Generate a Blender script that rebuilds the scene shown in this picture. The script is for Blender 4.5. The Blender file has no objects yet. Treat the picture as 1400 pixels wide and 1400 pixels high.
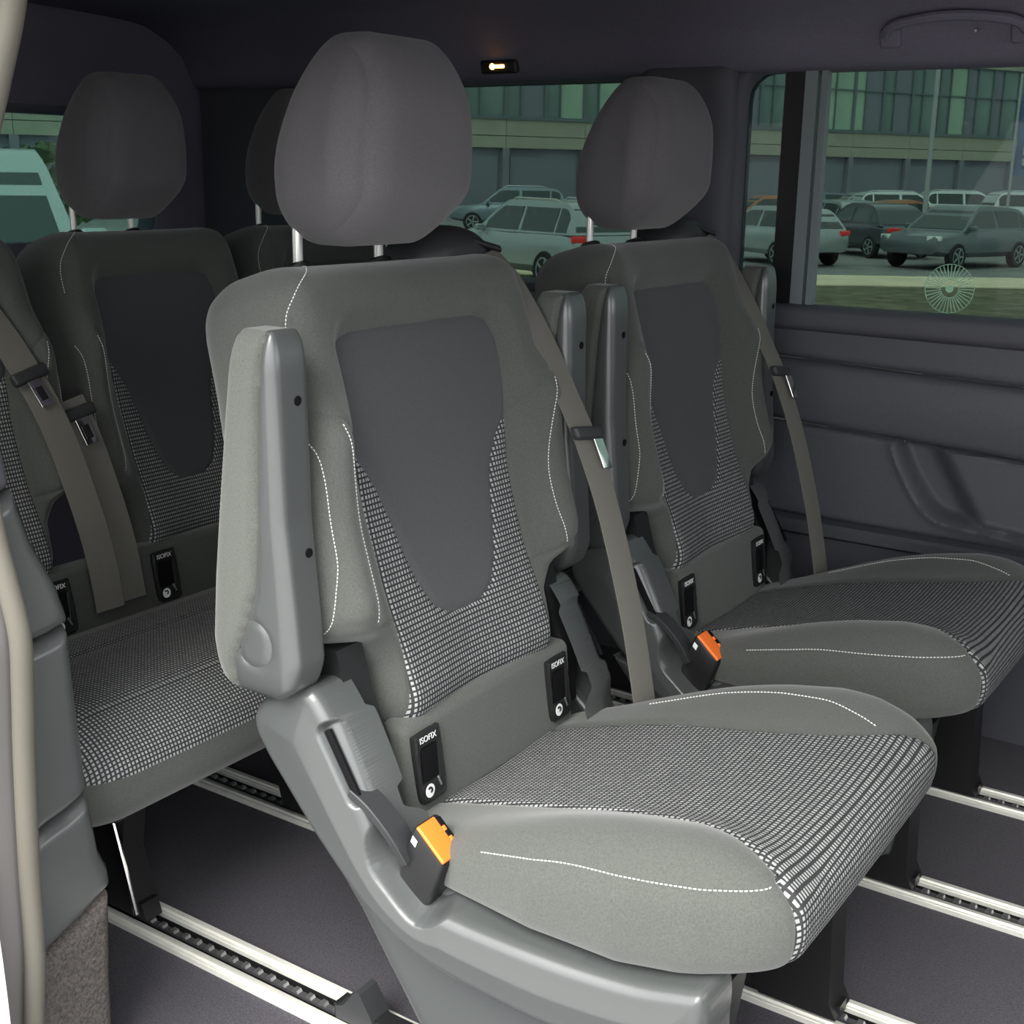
import bpy, math, random
import numpy as np
from mathutils import Matrix, Vector
from mathutils.bvhtree import BVHTree

random.seed(4)
SC = bpy.context.scene
COL = SC.collection

# ------------------------------------------------------------------ camera
CAMZ = 0.99884
F_PX = 1728.9
yaw, pitch, roll = math.radians(33.681), math.radians(14.983), math.radians(0.925)
fw = Vector((-math.sin(yaw)*math.cos(pitch), math.cos(yaw)*math.cos(pitch), -math.sin(pitch)))
rt = Vector((math.cos(yaw), math.sin(yaw), 0)); up = rt.cross(fw)
r2 = rt*math.cos(roll) + up*math.sin(roll); u2 = up*math.cos(roll) - rt*math.sin(roll)
cd = bpy.data.cameras.new('camera'); cam = bpy.data.objects.new('camera', cd); COL.objects.link(cam)
M = Matrix.Identity(4)
for i in range(3):
    M[i][0] = r2[i]; M[i][1] = u2[i]; M[i][2] = -fw[i]
M[2][3] = CAMZ
cam.matrix_world = M
cd.sensor_width = 36; cd.lens = 36*F_PX/1400; cd.clip_start = 0.02; cd.clip_end = 500
SC.camera = cam

# ------------------------------------------------------------------ sky and exposure
SC.view_settings.view_transform = 'Standard'
SC.view_settings.look = 'None'
SC.view_settings.gamma = 1.0
SC.view_settings.use_curve_mapping = False
SC.view_settings.exposure = 1.97
w = bpy.data.worlds.new('overcast_sky'); SC.world = w; w.use_nodes = True
nt = w.node_tree; nt.nodes.clear()
tc = nt.nodes.new('ShaderNodeTexCoord'); sx = nt.nodes.new('ShaderNodeSeparateXYZ')
mr = nt.nodes.new('ShaderNodeMapRange'); mr.inputs['From Min'].default_value = -0.1; mr.inputs['From Max'].default_value = 0.9
cr = nt.nodes.new('ShaderNodeValToRGB')
cr.color_ramp.elements[0].color = (0.74, 0.77, 0.80, 1); cr.color_ramp.elements[1].color = (1.0, 1.0, 0.97, 1)
bgn = nt.nodes.new('ShaderNodeBackground'); bgn.inputs['Strength'].default_value = 1.25
wo = nt.nodes.new('ShaderNodeOutputWorld')
nt.links.new(tc.outputs['Generated'], sx.inputs[0]); nt.links.new(sx.outputs['Z'], mr.inputs['Value'])
nt.links.new(mr.outputs['Result'], cr.inputs['Fac']); nt.links.new(cr.outputs['Color'], bgn.inputs['Color'])
nt.links.new(bgn.outputs[0], wo.inputs[0])
# the sun behind thin cloud, on the open-door side of the van
sd = bpy.data.lights.new('sun_behind_cloud', 'SUN'); sd.energy = 1.5; sd.angle = math.radians(40); sd.color = (1.0, 0.98, 0.92)
so = bpy.data.objects.new('sun_behind_cloud', sd); COL.objects.link(so)
so.rotation_euler = Vector((-0.10, 0.66, -0.75)).to_track_quat('-Z', 'Y').to_euler()

# ------------------------------------------------------------------ materials
def mat(name, col, rough=0.6, metal=0.0, bump=0.0, bscale=300, var=0.0, vscale=40, spec=0.5, sheen=0.0, coat=0.0, emit=None, estr=0.0, bdist=0.001):
    m = bpy.data.materials.new(name); m.use_nodes = True
    n = m.node_tree; p = n.nodes['Principled BSDF']
    p.inputs['Base Color'].default_value = (*col, 1); p.inputs['Roughness'].default_value = rough
    p.inputs['Metallic'].default_value = metal; p.inputs['Specular IOR Level'].default_value = spec
    if sheen: p.inputs['Sheen Weight'].default_value = sheen; p.inputs['Sheen Roughness'].default_value = 0.5
    if coat: p.inputs['Coat Weight'].default_value = coat; p.inputs['Coat Roughness'].default_value = 0.08
    if emit: p.inputs['Emission Color'].default_value = (*emit, 1); p.inputs['Emission Strength'].default_value = estr
    if bump or var:
        t = n.nodes.new('ShaderNodeTexCoord')
    if var:
        q = n.nodes.new('ShaderNodeTexNoise'); q.inputs['Scale'].default_value = vscale; q.inputs['Detail'].default_value = 5
        r = n.nodes.new('ShaderNodeValToRGB')
        r.color_ramp.elements[0].position = 0.3; r.color_ramp.elements[1].position = 0.7
        r.color_ramp.elements[0].color = (*[c*(1-var) for c in col], 1); r.color_ramp.elements[1].color = (*[min(1, c*(1+var)) for c in col], 1)
        n.links.new(t.outputs['Object'], q.inputs['Vector']); n.links.new(q.outputs['Fac'], r.inputs['Fac']); n.links.new(r.outputs['Color'], p.inputs['Base Color'])
    if bump:
        q = n.nodes.new('ShaderNodeTexNoise'); q.inputs['Scale'].default_value = bscale; q.inputs['Detail'].default_value = 3
        b = n.nodes.new('ShaderNodeBump'); b.inputs['Strength'].default_value = bump; b.inputs['Distance'].default_value = bdist
        n.links.new(t.outputs['Object'], q.inputs['Vector']); n.links.new(q.outputs['Fac'], b.inputs['Height']); n.links.new(b.outputs['Normal'], p.inputs['Normal'])
    return m

def weave_mat(name):
    m = bpy.data.materials.new(name); m.use_nodes = True
    n = m.node_tree; p = n.nodes['Principled BSDF']
    p.inputs['Roughness'].default_value = 0.8; p.inputs['Specular IOR Level'].default_value = 0.25
    uv = n.nodes.new('ShaderNodeUVMap'); uv.uv_map = 'UVMap'
    br = n.nodes.new('ShaderNodeTexBrick')
    br.offset = 0.0; br.inputs['Scale'].default_value = 1.0
    br.inputs['Color1'].default_value = (0.38, 0.39, 0.385, 1); br.inputs['Color2'].default_value = (0.27, 0.28, 0.285, 1)
    br.inputs['Mortar'].default_value = (0.034, 0.034, 0.036, 1)
    br.inputs['Mortar Size'].default_value = 0.0014; br.inputs['Mortar Smooth'].default_value = 0.25
    br.inputs['Brick Width'].default_value = 0.0054; br.inputs['Row Height'].default_value = 0.0064
    n.links.new(uv.outputs[0], br.inputs['Vector']); n.links.new(br.outputs['Color'], p.inputs['Base Color'])
    iv = n.nodes.new('ShaderNodeMath'); iv.operation = 'SUBTRACT'; iv.inputs[0].default_value = 1.0
    b = n.nodes.new('ShaderNodeBump'); b.inputs['Strength'].default_value = 0.5; b.inputs['Distance'].default_value = 0.001
    n.links.new(br.outputs['Fac'], iv.inputs[1]); n.links.new(iv.outputs[0], b.inputs['Height']); n.links.new(b.outputs['Normal'], p.inputs['Normal'])
    return m

def glass_mat(name, tint, gloss=0.06):
    m = bpy.data.materials.new(name); m.use_nodes = True
    n = m.node_tree; n.nodes.clear()
    o = n.nodes.new('ShaderNodeOutputMaterial'); mx = n.nodes.new('ShaderNodeMixShader')
    t = n.nodes.new('ShaderNodeBsdfTransparent'); t.inputs['Color'].default_value = (*tint, 1)
    g = n.nodes.new('ShaderNodeBsdfGlossy'); g.inputs['Roughness'].default_value = 0.02
    fr = n.nodes.new('ShaderNodeFresnel'); fr.inputs['IOR'].default_value = 1.45
    mu = n.nodes.new('ShaderNodeMath'); mu.operation = 'MULTIPLY'; mu.inputs[1].default_value = gloss/0.04*0.7; mu.use_clamp = True
    n.links.new(fr.outputs[0], mu.inputs[0]); n.links.new(mu.outputs[0], mx.inputs['Fac'])
    n.links.new(t.outputs[0], mx.inputs[1]); n.links.new(g.outputs[0], mx.inputs[2]); n.links.new(mx.outputs[0], o.inputs['Surface'])
    return m

CLOTH = mat('charcoal_cloth', (0.073, 0.078, 0.071), 0.9, bump=0.5, bscale=900, var=0.16, vscale=500, spec=0.15, sheen=0.25, bdist=0.0006)
PADC = mat('pale_charcoal_cloth', (0.084, 0.089, 0.080), 0.9, bump=0.5, bscale=900, var=0.14, vscale=500, spec=0.15, sheen=0.25, bdist=0.0006)
PANEL = mat('dark_panel_cloth', (0.068, 0.072, 0.075), 0.92, bump=0.4, bscale=1000, var=0.12, vscale=600, spec=0.12, sheen=0.12, bdist=0.0005)
WEAVE = weave_mat('dotted_weave_cloth')
HEADC = mat('headrest_cloth', (0.112, 0.106, 0.114), 0.95, bump=0.4, bscale=1000, var=0.12, vscale=600, spec=0.1, sheen=0.2, bdist=0.0005)
PLAST = mat('grey_grained_plastic', (0.066, 0.071, 0.071), 0.36, coat=0.0, bump=0.25, bscale=700, spec=0.5, bdist=0.0004)
PLAST.node_tree.nodes['Principled BSDF'].inputs['Coat Weight'].default_value = 0.7; PLAST.node_tree.nodes['Principled BSDF'].inputs['Coat Roughness'].default_value = 0.24
PLASTD = mat('dark_plastic', (0.030, 0.031, 0.033), 0.5, bump=0.1, bscale=500, spec=0.4)
BLACK = mat('black_plastic', (0.012, 0.012, 0.013), 0.45, spec=0.4)
VOID = mat('recess_shade_black', (0.006, 0.006, 0.007), 0.8, spec=0.1)  # flat black that puts shade into slots, holes and recesses
STITCH = mat('pale_thread', (0.72, 0.72, 0.68), 0.8, spec=0.2)
CHROME = mat('polished_steel', (0.86, 0.85, 0.82), 0.12, metal=1.0)
POSTM = mat('satin_steel', (0.95, 0.94, 0.90), 0.28, metal=0.55)
ALU = mat('brushed_aluminium', (0.86, 0.85, 0.78), 0.42, metal=0.35, var=0.06, vscale=30)
STEELD = mat('dark_steel', (0.22, 0.22, 0.23), 0.4, metal=0.8)
TOOTH = mat('zinc_steel', (0.62, 0.62, 0.64), 0.3, metal=0.9)
BELT = mat('grey_webbing', (0.135, 0.130, 0.115), 0.85, bump=0.5, bscale=1500, var=0.1, vscale=800, spec=0.2, bdist=0.0004)
ORANGE = mat('orange_button_plastic', (1.0, 0.20, 0.030), 0.35)
WHITE = mat('white_print', (0.85, 0.86, 0.86), 0.6)
CARPET = mat('charcoal_carpet', (0.058, 0.054, 0.066), 0.98, bump=1.0, bscale=600, var=0.35, vscale=350, spec=0.05, sheen=0.1, bdist=0.002)
CARPETB = mat('brownish_carpet', (0.095, 0.085, 0.080), 0.98, bump=1.0, bscale=500, var=0.4, vscale=300, spec=0.05, bdist=0.002)
HEADL = mat('dark_headliner', (0.155, 0.146, 0.192), 0.97, bump=0.3, bscale=500, var=0.08, vscale=300, spec=0.05)
TRIMD = mat('dark_trim', (0.080, 0.080, 0.096), 0.6, bump=0.25, bscale=500, spec=0.3, bdist=0.0005)
DOORP = mat('door_panel_plastic', (0.082, 0.084, 0.096), 0.55, bump=0.3, bscale=450, var=0.08, vscale=250, spec=0.35, bdist=0.0005)
SEALM = mat('beige_rubber_seal', (0.105, 0.097, 0.080), 0.85, bump=0.3, bscale=200)
FLANGE = mat('taupe_body_flange', (0.15, 0.142, 0.14), 0.55)
BODYW = mat('white_van_paint', (0.85, 0.86, 0.87), 0.25, coat=0.5)
RUBBER = mat('black_rubber', (0.02, 0.02, 0.02), 0.7)
TINT = glass_mat('green_privacy_glass', (0.215, 0.265, 0.25), 0.015)
TINTR = glass_mat('green_rear_glass', (0.215, 0.29, 0.27), 0.03)
CLEAR = glass_mat('clear_side_glass', (0.72, 0.72, 0.71), 0.03)
LAMPM = mat('lit_amber_lens', (1.0, 0.6, 0.2), 0.3, emit=(1.0, 0.46, 0.10), estr=2.4)
DISCM = mat('pale_green_disc', (0.30, 0.55, 0.38), 0.5)
# outside
ASPH = mat('asphalt', (0.27, 0.26, 0.255), 0.95, var=0.2, vscale=2)
PATH = mat('sandy_kerb', (0.85, 0.72, 0.50), 0.9, var=0.15, vscale=1)
GRASS = mat('dull_grass', (0.17, 0.155, 0.095), 1.0, var=0.45, vscale=3, bump=0.6, bscale=20, bdist=0.05)
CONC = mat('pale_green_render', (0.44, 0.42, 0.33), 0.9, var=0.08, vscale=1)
CONCD = mat('shaded_wall_cladding', (0.27, 0.26, 0.31), 0.9, var=0.15, vscale=0.6)  # shade of the ground floor put into this darker tone
FRAME = mat('window_frame_grey', (0.17, 0.20, 0.21), 0.5)
PANEG = mat('office_glass', (0.20, 0.26, 0.24), 0.12, var=0.4, vscale=0.35)
PANEL1 = mat('office_glass_curtained', (0.42, 0.55, 0.42), 0.25, var=0.2, vscale=0.6)
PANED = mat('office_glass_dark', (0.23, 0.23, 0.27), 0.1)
POLE = mat('grey_pole', (0.45, 0.46, 0.46), 0.5)
FLAGB = mat('blue_banner', (0.16, 0.20, 0.36), 0.8)
FLAGD = mat('dark_banner', (0.10, 0.12, 0.16), 0.8)
CGLASS = mat('car_window_glass', (0.05, 0.065, 0.065), 0.08, coat=0.4)
TAIL = mat('red_tail_lamp', (0.7, 0.03, 0.03), 0.25, emit=(1, 0.05, 0.05), estr=0.35)
HEADLT = mat('clear_head_lamp', (0.85, 0.87, 0.82), 0.1)
RIM = mat('alloy_rim', (0.42, 0.44, 0.45), 0.35, metal=0.6)

# ------------------------------------------------------------------ helpers
def link(o, parent=None):
    COL.objects.link(o)
    if parent is not None: o.parent = parent
    return o

def tag(o, label=None, cat=None, group=None, kind=None):
    if label: o['label'] = label
    if cat: o['category'] = cat
    if group: o['group'] = group
    if kind: o['kind'] = kind
    return o

def empty(name, loc=(0, 0, 0), rz=0.0, label=None, cat=None, group=None, kind=None):
    o = bpy.data.objects.new(name, None); o.location = loc; o.rotation_euler = (0, 0, rz); o.empty_display_size = 0.05
    COL.objects.link(o); return tag(o, label, cat, group, kind)

def mk(name, V, F, material, parent=None, smooth=True, angle=None, uv=None):
    me = bpy.data.meshes.new(name)
    me.from_pydata([tuple(map(float, v)) for v in V], [], [tuple(map(int, f)) for f in F])
    me.materials.append(material)
    if uv is not None:
        ul = me.uv_layers.new(name='UVMap')
        idx = np.empty(len(me.loops), dtype=np.int32); me.loops.foreach_get('vertex_index', idx)
        ul.data.foreach_set('uv', np.asarray(uv, dtype=np.float32)[idx].ravel())
    me.polygons.foreach_set('use_smooth', [smooth]*len(me.polygons))
    me.update()
    if angle is not None: me.set_sharp_from_angle(angle=math.radians(angle))
    return link(bpy.data.objects.new(name, me), parent)

class MB:
    """collects plain shapes into ONE mesh"""
    def __init__(s): s.V = []; s.F = []
    def add(s, V, F):
        o = len(s.V); s.V += [tuple(v) for v in V]; s.F += [tuple(i+o for i in f) for f in F]; return s
    def box(s, lo, hi):
        x0, y0, z0 = lo; x1, y1, z1 = hi
        return s.add([(x0,y0,z0),(x1,y0,z0),(x1,y1,z0),(x0,y1,z0),(x0,y0,z1),(x1,y0,z1),(x1,y1,z1),(x0,y1,z1)],
                     [(0,3,2,1),(4,5,6,7),(0,1,5,4),(1,2,6,5),(2,3,7,6),(3,0,4,7)])
    def obox(s, c, ax, h, bev=0.0):
        c = Vector(c); A = [Vector(a).normalized() for a in ax]
        if bev <= 0:
            V = [c + A[0]*h[0]*i + A[1]*h[1]*j + A[2]*h[2]*k for k in (-1,1) for j in (-1,1) for i in (-1,1)]
            return s.add(V, [(0,2,3,1),(4,5,7,6),(0,1,5,4),(1,3,7,5),(3,2,6,7),(2,0,4,6)])
        V, F = rbox(h, bev, 1, 3)
        V = [c + A[0]*v[0] + A[1]*v[1] + A[2]*v[2] for v in V]
        return s.add(V, F)
    def tube(s, pts, r, n=10, cap=True, flat=None):
        pts = [Vector(p) for p in pts]; rs = r if isinstance(r, (list, tuple)) else [r]*len(pts)
        rings = []; ref = None
        for i, p in enumerate(pts):
            t = (pts[min(i+1, len(pts)-1)] - pts[max(i-1, 0)]).normalized()
            if ref is None: ref = t.orthogonal().normalized()
            ref = (ref - t*ref.dot(t)).normalized(); b = t.cross(ref)
            rings.append([p + (ref*math.cos(2*math.pi*k/n) + b*math.sin(2*math.pi*k/n))*rs[i] for k in range(n)])
        V = [v for q in rings for v in q]; F = []
        for i in range(len(rings)-1):
            for k in range(n):
                F.append((i*n+k, i*n+(k+1) % n, (i+1)*n+(k+1) % n, (i+1)*n+k))
        if cap: F += [tuple(range(n))[::-1], tuple((len(rings)-1)*n+k for k in range(n))]
        return s.add(V, F)
    def ribbon(s, pts, wd, w, t):
        """strap: rectangular section swept along pts; wd = width directions"""
        pts = [Vector(p) for p in pts]; V = []; n = len(pts)
        for i, p in enumerate(pts):
            tn = (pts[min(i+1, n-1)] - pts[max(i-1, 0)]).normalized()
            a = Vector(wd[i] if isinstance(wd, list) else wd); a = (a - tn*a.dot(tn)).normalized(); b = tn.cross(a)
            for (i1, j1) in ((-1,-1),(-.92,-1.3),(.92,-1.3),(1,-1),(1,1),(.92,1.3),(-.92,1.3),(-1,1)):
                V.append(p + a*w/2*i1 + b*t/2*j1)
        F = []
        for i in range(n-1):
            for k in range(8):
                F.append((i*8+k, i*8+(k+1) % 8, (i+1)*8+(k+1) % 8, (i+1)*8+k))
        F += [tuple(range(8))[::-1], tuple((n-1)*8+k for k in range(8))]
        return s.add(V, F)
    def prism(s, poly, axis, lo, hi):
        """polygon in the two other axes, extruded along axis"""
        n = len(poly); V = []
        for e in (lo, hi):
            for a, b in poly: V.append({'x': (e, a, b), 'y': (a, e, b), 'z': (a, b, e)}[axis])
        F = [tuple(range(n))[::-1], tuple(range(n, 2*n))] + [(k, (k+1) % n, n+(k+1) % n, n+k) for k in range(n)]
        return s.add(V, F)
    def lathe(s, c, ax, prof, n=20):
        c = Vector(c); ax = Vector(ax).normalized(); a = ax.orthogonal().normalized(); b = ax.cross(a); V = []; F = []
        for (h, r) in prof:
            for k in range(n):
                t = 2*math.pi*k/n; V.append(c + ax*h + (a*math.cos(t) + b*math.sin(t))*r)
        for i in range(len(prof)-1):
            for k in range(n): F.append((i*n+k, i*n+(k+1) % n, (i+1)*n+(k+1) % n, (i+1)*n+k))
        F += [tuple(range(n))[::-1], tuple((len(prof)-1)*n+k for k in range(n))]
        return s.add(V, F)
    def build(s, name, material, parent=None, smooth=True, angle=35):
        return mk(name, s.V, s.F, material, parent, smooth, angle)

def crom(pts, k=6, closed=True):
    """smooth curve through pts"""
    P = np.array(pts, float); n = len(P); out = []
    for i in range(n if closed else n-1):
        g = lambda j: P[j % n] if closed else P[min(max(j, 0), n-1)]
        p0, p1, p2, p3 = g(i-1), g(i), g(i+1), g(i+2)
        for t in np.linspace(0, 1, k, endpoint=False):
            out.append(0.5*((2*p1) + (-p0+p2)*t + (2*p0-5*p1+4*p2-p3)*t*t + (-p0+3*p1-3*p2+p3)*t**3))
    if not closed: out.append(P[-1])
    return np.array(out)

def psdf(P, poly):
    """signed distance to a polygon, negative inside"""
    P = np.asarray(P, float); A = np.asarray(poly, float); B = np.roll(A, -1, axis=0)
    d = np.full(len(P), 1e9); ins = np.zeros(len(P), bool)
    for a, b in zip(A, B):
        e = b-a; L = e@e
        if L < 1e-16: continue
        v = P-a; t = np.clip(v@e/L, 0, 1); q = v - t[:, None]*e; d = np.minimum(d, (q*q).sum(1))
        c = (a[1] > P[:, 1]) != (b[1] > P[:, 1])
        if c.any():
            xx = a[0] + (P[:, 1]-a[1])*(b[0]-a[0])/((b[1]-a[1]) if b[1] != a[1] else 1e-12)
            ins ^= c & (P[:, 0] < xx)
    d = np.sqrt(d); return np.where(ins, -d, d)

def rrect(x0, x1, y0, y1, r, k=5):
    out = []
    for cx, cy, a0 in ((x1-r, y1-r, 0), (x0+r, y1-r, 90), (x0+r, y0+r, 180), (x1-r, y0+r, 270)):
        for i in range(k+1):
            t = math.radians(a0+90*i/k); out.append((cx+r*math.cos(t), cy+r*math.sin(t)))
    return out

def sstep(a, b, x):
    t = np.clip((np.asarray(x, float)-a)/(b-a), 0, 1); return t*t*(3-2*t)

def rbox(h, R, step, nr=5):
    """rounded box surface as triangles around the origin (V array, F list)"""
    h = np.array(h, float); Rv = np.minimum(np.array([R]*3 if np.isscalar(R) else R, float), h*0.999)
    def axis(i):
        f = h[i]-Rv[i]; nf = max(1, int(round(2*f/step))); c = list(np.linspace(-f, f, nf+1))
        z = [math.tan(math.radians(45*k/nr)) for k in range(1, nr+1)]
        return np.array([-(f+Rv[i]*t) for t in z[::-1]] + c + [f+Rv[i]*t for t in z])
    ax = [axis(i) for i in range(3)]; Vs = []; Fs = []; o = 0
    for a in range(3):
        b, c = (a+1) % 3, (a+2) % 3
        for sgn in (-1, 1):
            B, Cc = np.meshgrid(ax[b], ax[c], indexing='ij'); nb, nc = B.shape
            P = np.zeros((nb*nc, 3)); P[:, a] = sgn*h[a]; P[:, b] = B.ravel(); P[:, c] = Cc.ravel()
            Vs.append(P)
            I = np.arange(nb*nc).reshape(nb, nc)+o; q = np.stack([I[:-1, :-1], I[1:, :-1], I[1:, 1:], I[:-1, 1:]], -1).reshape(-1, 4)
            if sgn < 0: q = q[:, ::-1]
            Fs.append(q); o += nb*nc
    P = np.concatenate(Vs); Q = np.concatenate(Fs)
    key = np.round(P*1e6).astype(np.int64); _, fi, inv = np.unique(key, axis=0, return_index=True, return_inverse=True)
    P = P[fi]; Q = inv.ravel()[Q]
    inner = np.clip(P, -(h-Rv), h-Rv); d = (P-inner)/Rv; L = np.linalg.norm(d, axis=1, keepdims=True); L[L == 0] = 1
    P = inner + d/L*Rv
    T = np.concatenate([Q[:, [0, 1, 2]], Q[:, [0, 2, 3]]])
    return P, T

def split(V, F, s):
    """cut a triangle mesh by values s at its vertices -> ((Vin,Fin),(Vout,Fout))"""
    V = np.asarray(V); F = np.asarray(F); s = np.where(np.abs(s) < 1e-7, 1e-7, s)
    ng = s < 0; cnt = ng[F].sum(1); fin = list(map(tuple, F[cnt == 3])); fout = list(map(tuple, F[cnt == 0]))
    extra = []; ek = {}; base = len(V)
    def ed(i, j):
        k = (i, j) if i < j else (j, i)
        if k not in ek:
            t = s[i]/(s[i]-s[j]); ek[k] = base+len(extra); extra.append(V[i]+(V[j]-V[i])*t)
        return ek[k]
    for f in F[(cnt == 1) | (cnt == 2)]:
        a, b, c = map(int, f); m = ng[[a, b, c]]
        lone = m.sum() == 1
        k = int(np.argmax(m if lone else ~m)); a, b, c = [(a, b, c), (b, c, a), (c, a, b)][k]
        p, q = ed(a, b), ed(a, c)
        one = [(a, p, q)]; two = [(p, b, c), (p, c, q)]
        if lone: fin += one; fout += two
        else: fout += one; fin += two
    W = np.concatenate([V, np.array(extra)]) if extra else V
    def comp(fs):
        if not fs: return np.zeros((0, 3)), np.zeros((0, 3), int)
        fs = np.array(fs); u, inv = np.unique(fs, return_inverse=True); return W[u], inv.reshape(-1, 3)
    return comp(fin), comp(fout)

def rim(V, F, off):
    """gives an open sheet a turned edge by extruding its boundary by off"""
    F = np.asarray(F); e = np.concatenate([F[:, [0, 1]], F[:, [1, 2]], F[:, [2, 0]]])
    n = len(V); code = e[:, 0].astype(np.int64)*n+e[:, 1]; rev = e[:, 1].astype(np.int64)*n+e[:, 0]
    b = e[~np.isin(code, rev)]
    u = np.unique(b); m = -np.ones(n, int); m[u] = np.arange(len(u))+n
    V2 = np.concatenate([V, V[u]+np.asarray(off)])
    Q = [(int(j), int(i), int(m[i]), int(m[j])) for i, j in b]
    return V2, [tuple(f) for f in F]+Q

def sheet(x0, x1, y0, y1, step):
    nx = max(1, int(round((x1-x0)/step))); ny = max(1, int(round((y1-y0)/step)))
    X, Y = np.meshgrid(np.linspace(x0, x1, nx+1), np.linspace(y0, y1, ny+1), indexing='ij')
    V = np.stack([X.ravel(), Y.ravel(), np.zeros(X.size)], -1); I = np.arange(X.size).reshape(X.shape)
    a, b, c, d = I[:-1, :-1].ravel(), I[1:, :-1].ravel(), I[1:, 1:].ravel(), I[:-1, 1:].ravel()
    return V, np.concatenate([np.stack([a, b, c], -1), np.stack([a, c, d], -1)])

def relief(name, material, sdf, box, step, hfun, fmap, thick, parent=None, flip=False, angle=50):
    """a panel cut to sdf<0 out of a sheet in (a,b), raised by hfun(a,b,sd), placed by fmap(a,b,h), with a turned edge"""
    V, F = sheet(*box, step); (V, F), _ = split(V, F, sdf(V[:, :2]))
    h = hfun(V[:, 0], V[:, 1], sdf(V[:, :2])); P = fmap(V[:, 0], V[:, 1], h)
    Pb = fmap(V[:, 0], V[:, 1], h*0+1); P0 = fmap(V[:, 0], V[:, 1], h*0); nrm = (Pb-P0)[0]
    F = F[:, ::-1] if flip else F
    P, F = rim(P, F, -nrm*thick)
    return mk(name, P, F, material, parent, True, angle)

def text(name, body, size, loc, xdir, ydir, material, parent, depth=0.0002):
    c = bpy.data.curves.new(name, 'FONT'); c.body = body; c.size = size; c.align_x = 'CENTER'; c.align_y = 'CENTER'; c.extrude = depth
    o = bpy.data.objects.new(name, c); dg = bpy.context.evaluated_depsgraph_get()
    COL.objects.link(o); dg.update(); me = bpy.data.meshes.new_from_object(o.evaluated_get(dg))
    bpy.data.objects.remove(o); me.name = name; me.materials.clear(); me.materials.append(material)
    X = Vector(xdir).normalized(); Y = Vector(ydir); Y = (Y-X*Y.dot(X)).normalized(); Z = X.cross(Y)
    m = Matrix((( X[0], Y[0], Z[0], loc[0]), (X[1], Y[1], Z[1], loc[1]), (X[2], Y[2], Z[2], loc[2]), (0, 0, 0, 1)))
    me.transform(m); return link(bpy.data.objects.new(name, me), parent)

def stitches(lines, bvh, direc, step=0.0042, rad=0.0007, lift=0.0006):
    """short thread pieces along projected polylines"""
    mb = MB(); direc = Vector(direc)
    for L in lines:
        L = crom(L, 14, closed=False); pts = []
        for p in L:
            hit = bvh.ray_cast(Vector(p)-direc*0.3, direc)
            if hit[0] is not None: pts.append(hit[0]-direc*lift)
        if len(pts) < 2: continue
        cum = [0]
        for a, b in zip(pts, pts[1:]): cum.append(cum[-1]+(b-a).length)
        s = 0.0
        def at(q):
            j = min(np.searchsorted(cum, q), len(pts)-1); j = max(j, 1)
            t = (q-cum[j-1])/max(1e-9, cum[j]-cum[j-1]); return pts[j-1].lerp(pts[j], min(1, max(0, t)))
        while s+step < cum[-1]:
            a, b = at(s), at(s+step*0.66)
            mb.tube([a, a.lerp(b, .5)-direc*0.0004, b], [rad*.6, rad, rad*.6], 5)
            s += step
    return mb

def copy_tree(o, parent=None):
    c = o.copy(); COL.objects.link(c)
    if parent is not None: c.parent = parent
    for ch in list(o.children): copy_tree(ch, c)
    return c

# ------------------------------------------------------------------ seat backrest (parts in the seat's own axes: x forward, y across, z up)
BA = np.array([-0.235, 0.0, 0.40]); BT = np.array([-0.2911, 0, 0.9567]); BN = np.array([0.9567, 0, 0.2911])
TH = [(0.0, .438), (.06, .4385), (.12, .437), (.142, .430), (.152, .408), (.153, .37), (.152, .33), (.149, .305), (.128, .280), (.113, .255), (.101, .22), (.090, .175), (.077, .135), (.058, .104), (.032, .090), (0.0, .087)]
TPOLY = np.array(TH + [(-a, b) for a, b in TH[::-1][1:-1]])
def w_weave(t): return np.interp(t, [-.03, 0, .06, .13, .22, .31], [.152, .150, .144, .141, .143, .1500])
def w_back(t): return np.interp(t, [-.03, .03, .07, .100, .116, .130, .2, .27, .33, .40, .46, .50, .54], [.160, .168, .172, .195, .240, .256, .262, .258, .246, .236, .231, .222, .200])
def s_T(U): return psdf(U, TPOLY)
def s_weave(U):
    u, t = U[:, 0], U[:, 1]
    a = np.maximum(np.abs(u)-w_weave(t), np.maximum(t-.312, -.018-t)); return np.maximum(a, -s_T(U))
def s_bol(U, sg):
    u, t = U[:, 0]*sg, U[:, 1]
    line = .306+(u-.150)*0.70
    return np.maximum(np.maximum(w_weave(t)-u, (t-line)*.82), .112+.02*sstep(.17, .26, u)-t)
def back_depth(u, t):
    a = np.abs(u)
    d = .004+.018*sstep(.22, .40, t)+.012*sstep(.16, .0, t)*sstep(.0, .15, a)-.004*np.exp(-(u/.08)**2)
    B = sstep(.07, .15, t)*(1-sstep(.31, .40, t))
    d += (.042*np.exp(-((a-.212)/.040)**2))*B + .010*np.exp(-((a-.2)/.05)**2)*(1-B)*sstep(.0, .1, t)
    fr = psdf(np.stack([u, t], -1), FRAME_P)
    d += .018*sstep(-.004, .026, fr)*sstep(.20, .40, t)
    d -= .012*sstep(.09, .0, t)*sstep(.14, .2, a)
    return d
FRAME_P = np.array(rrect(-.152, .152, .05, .438, .022))

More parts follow.
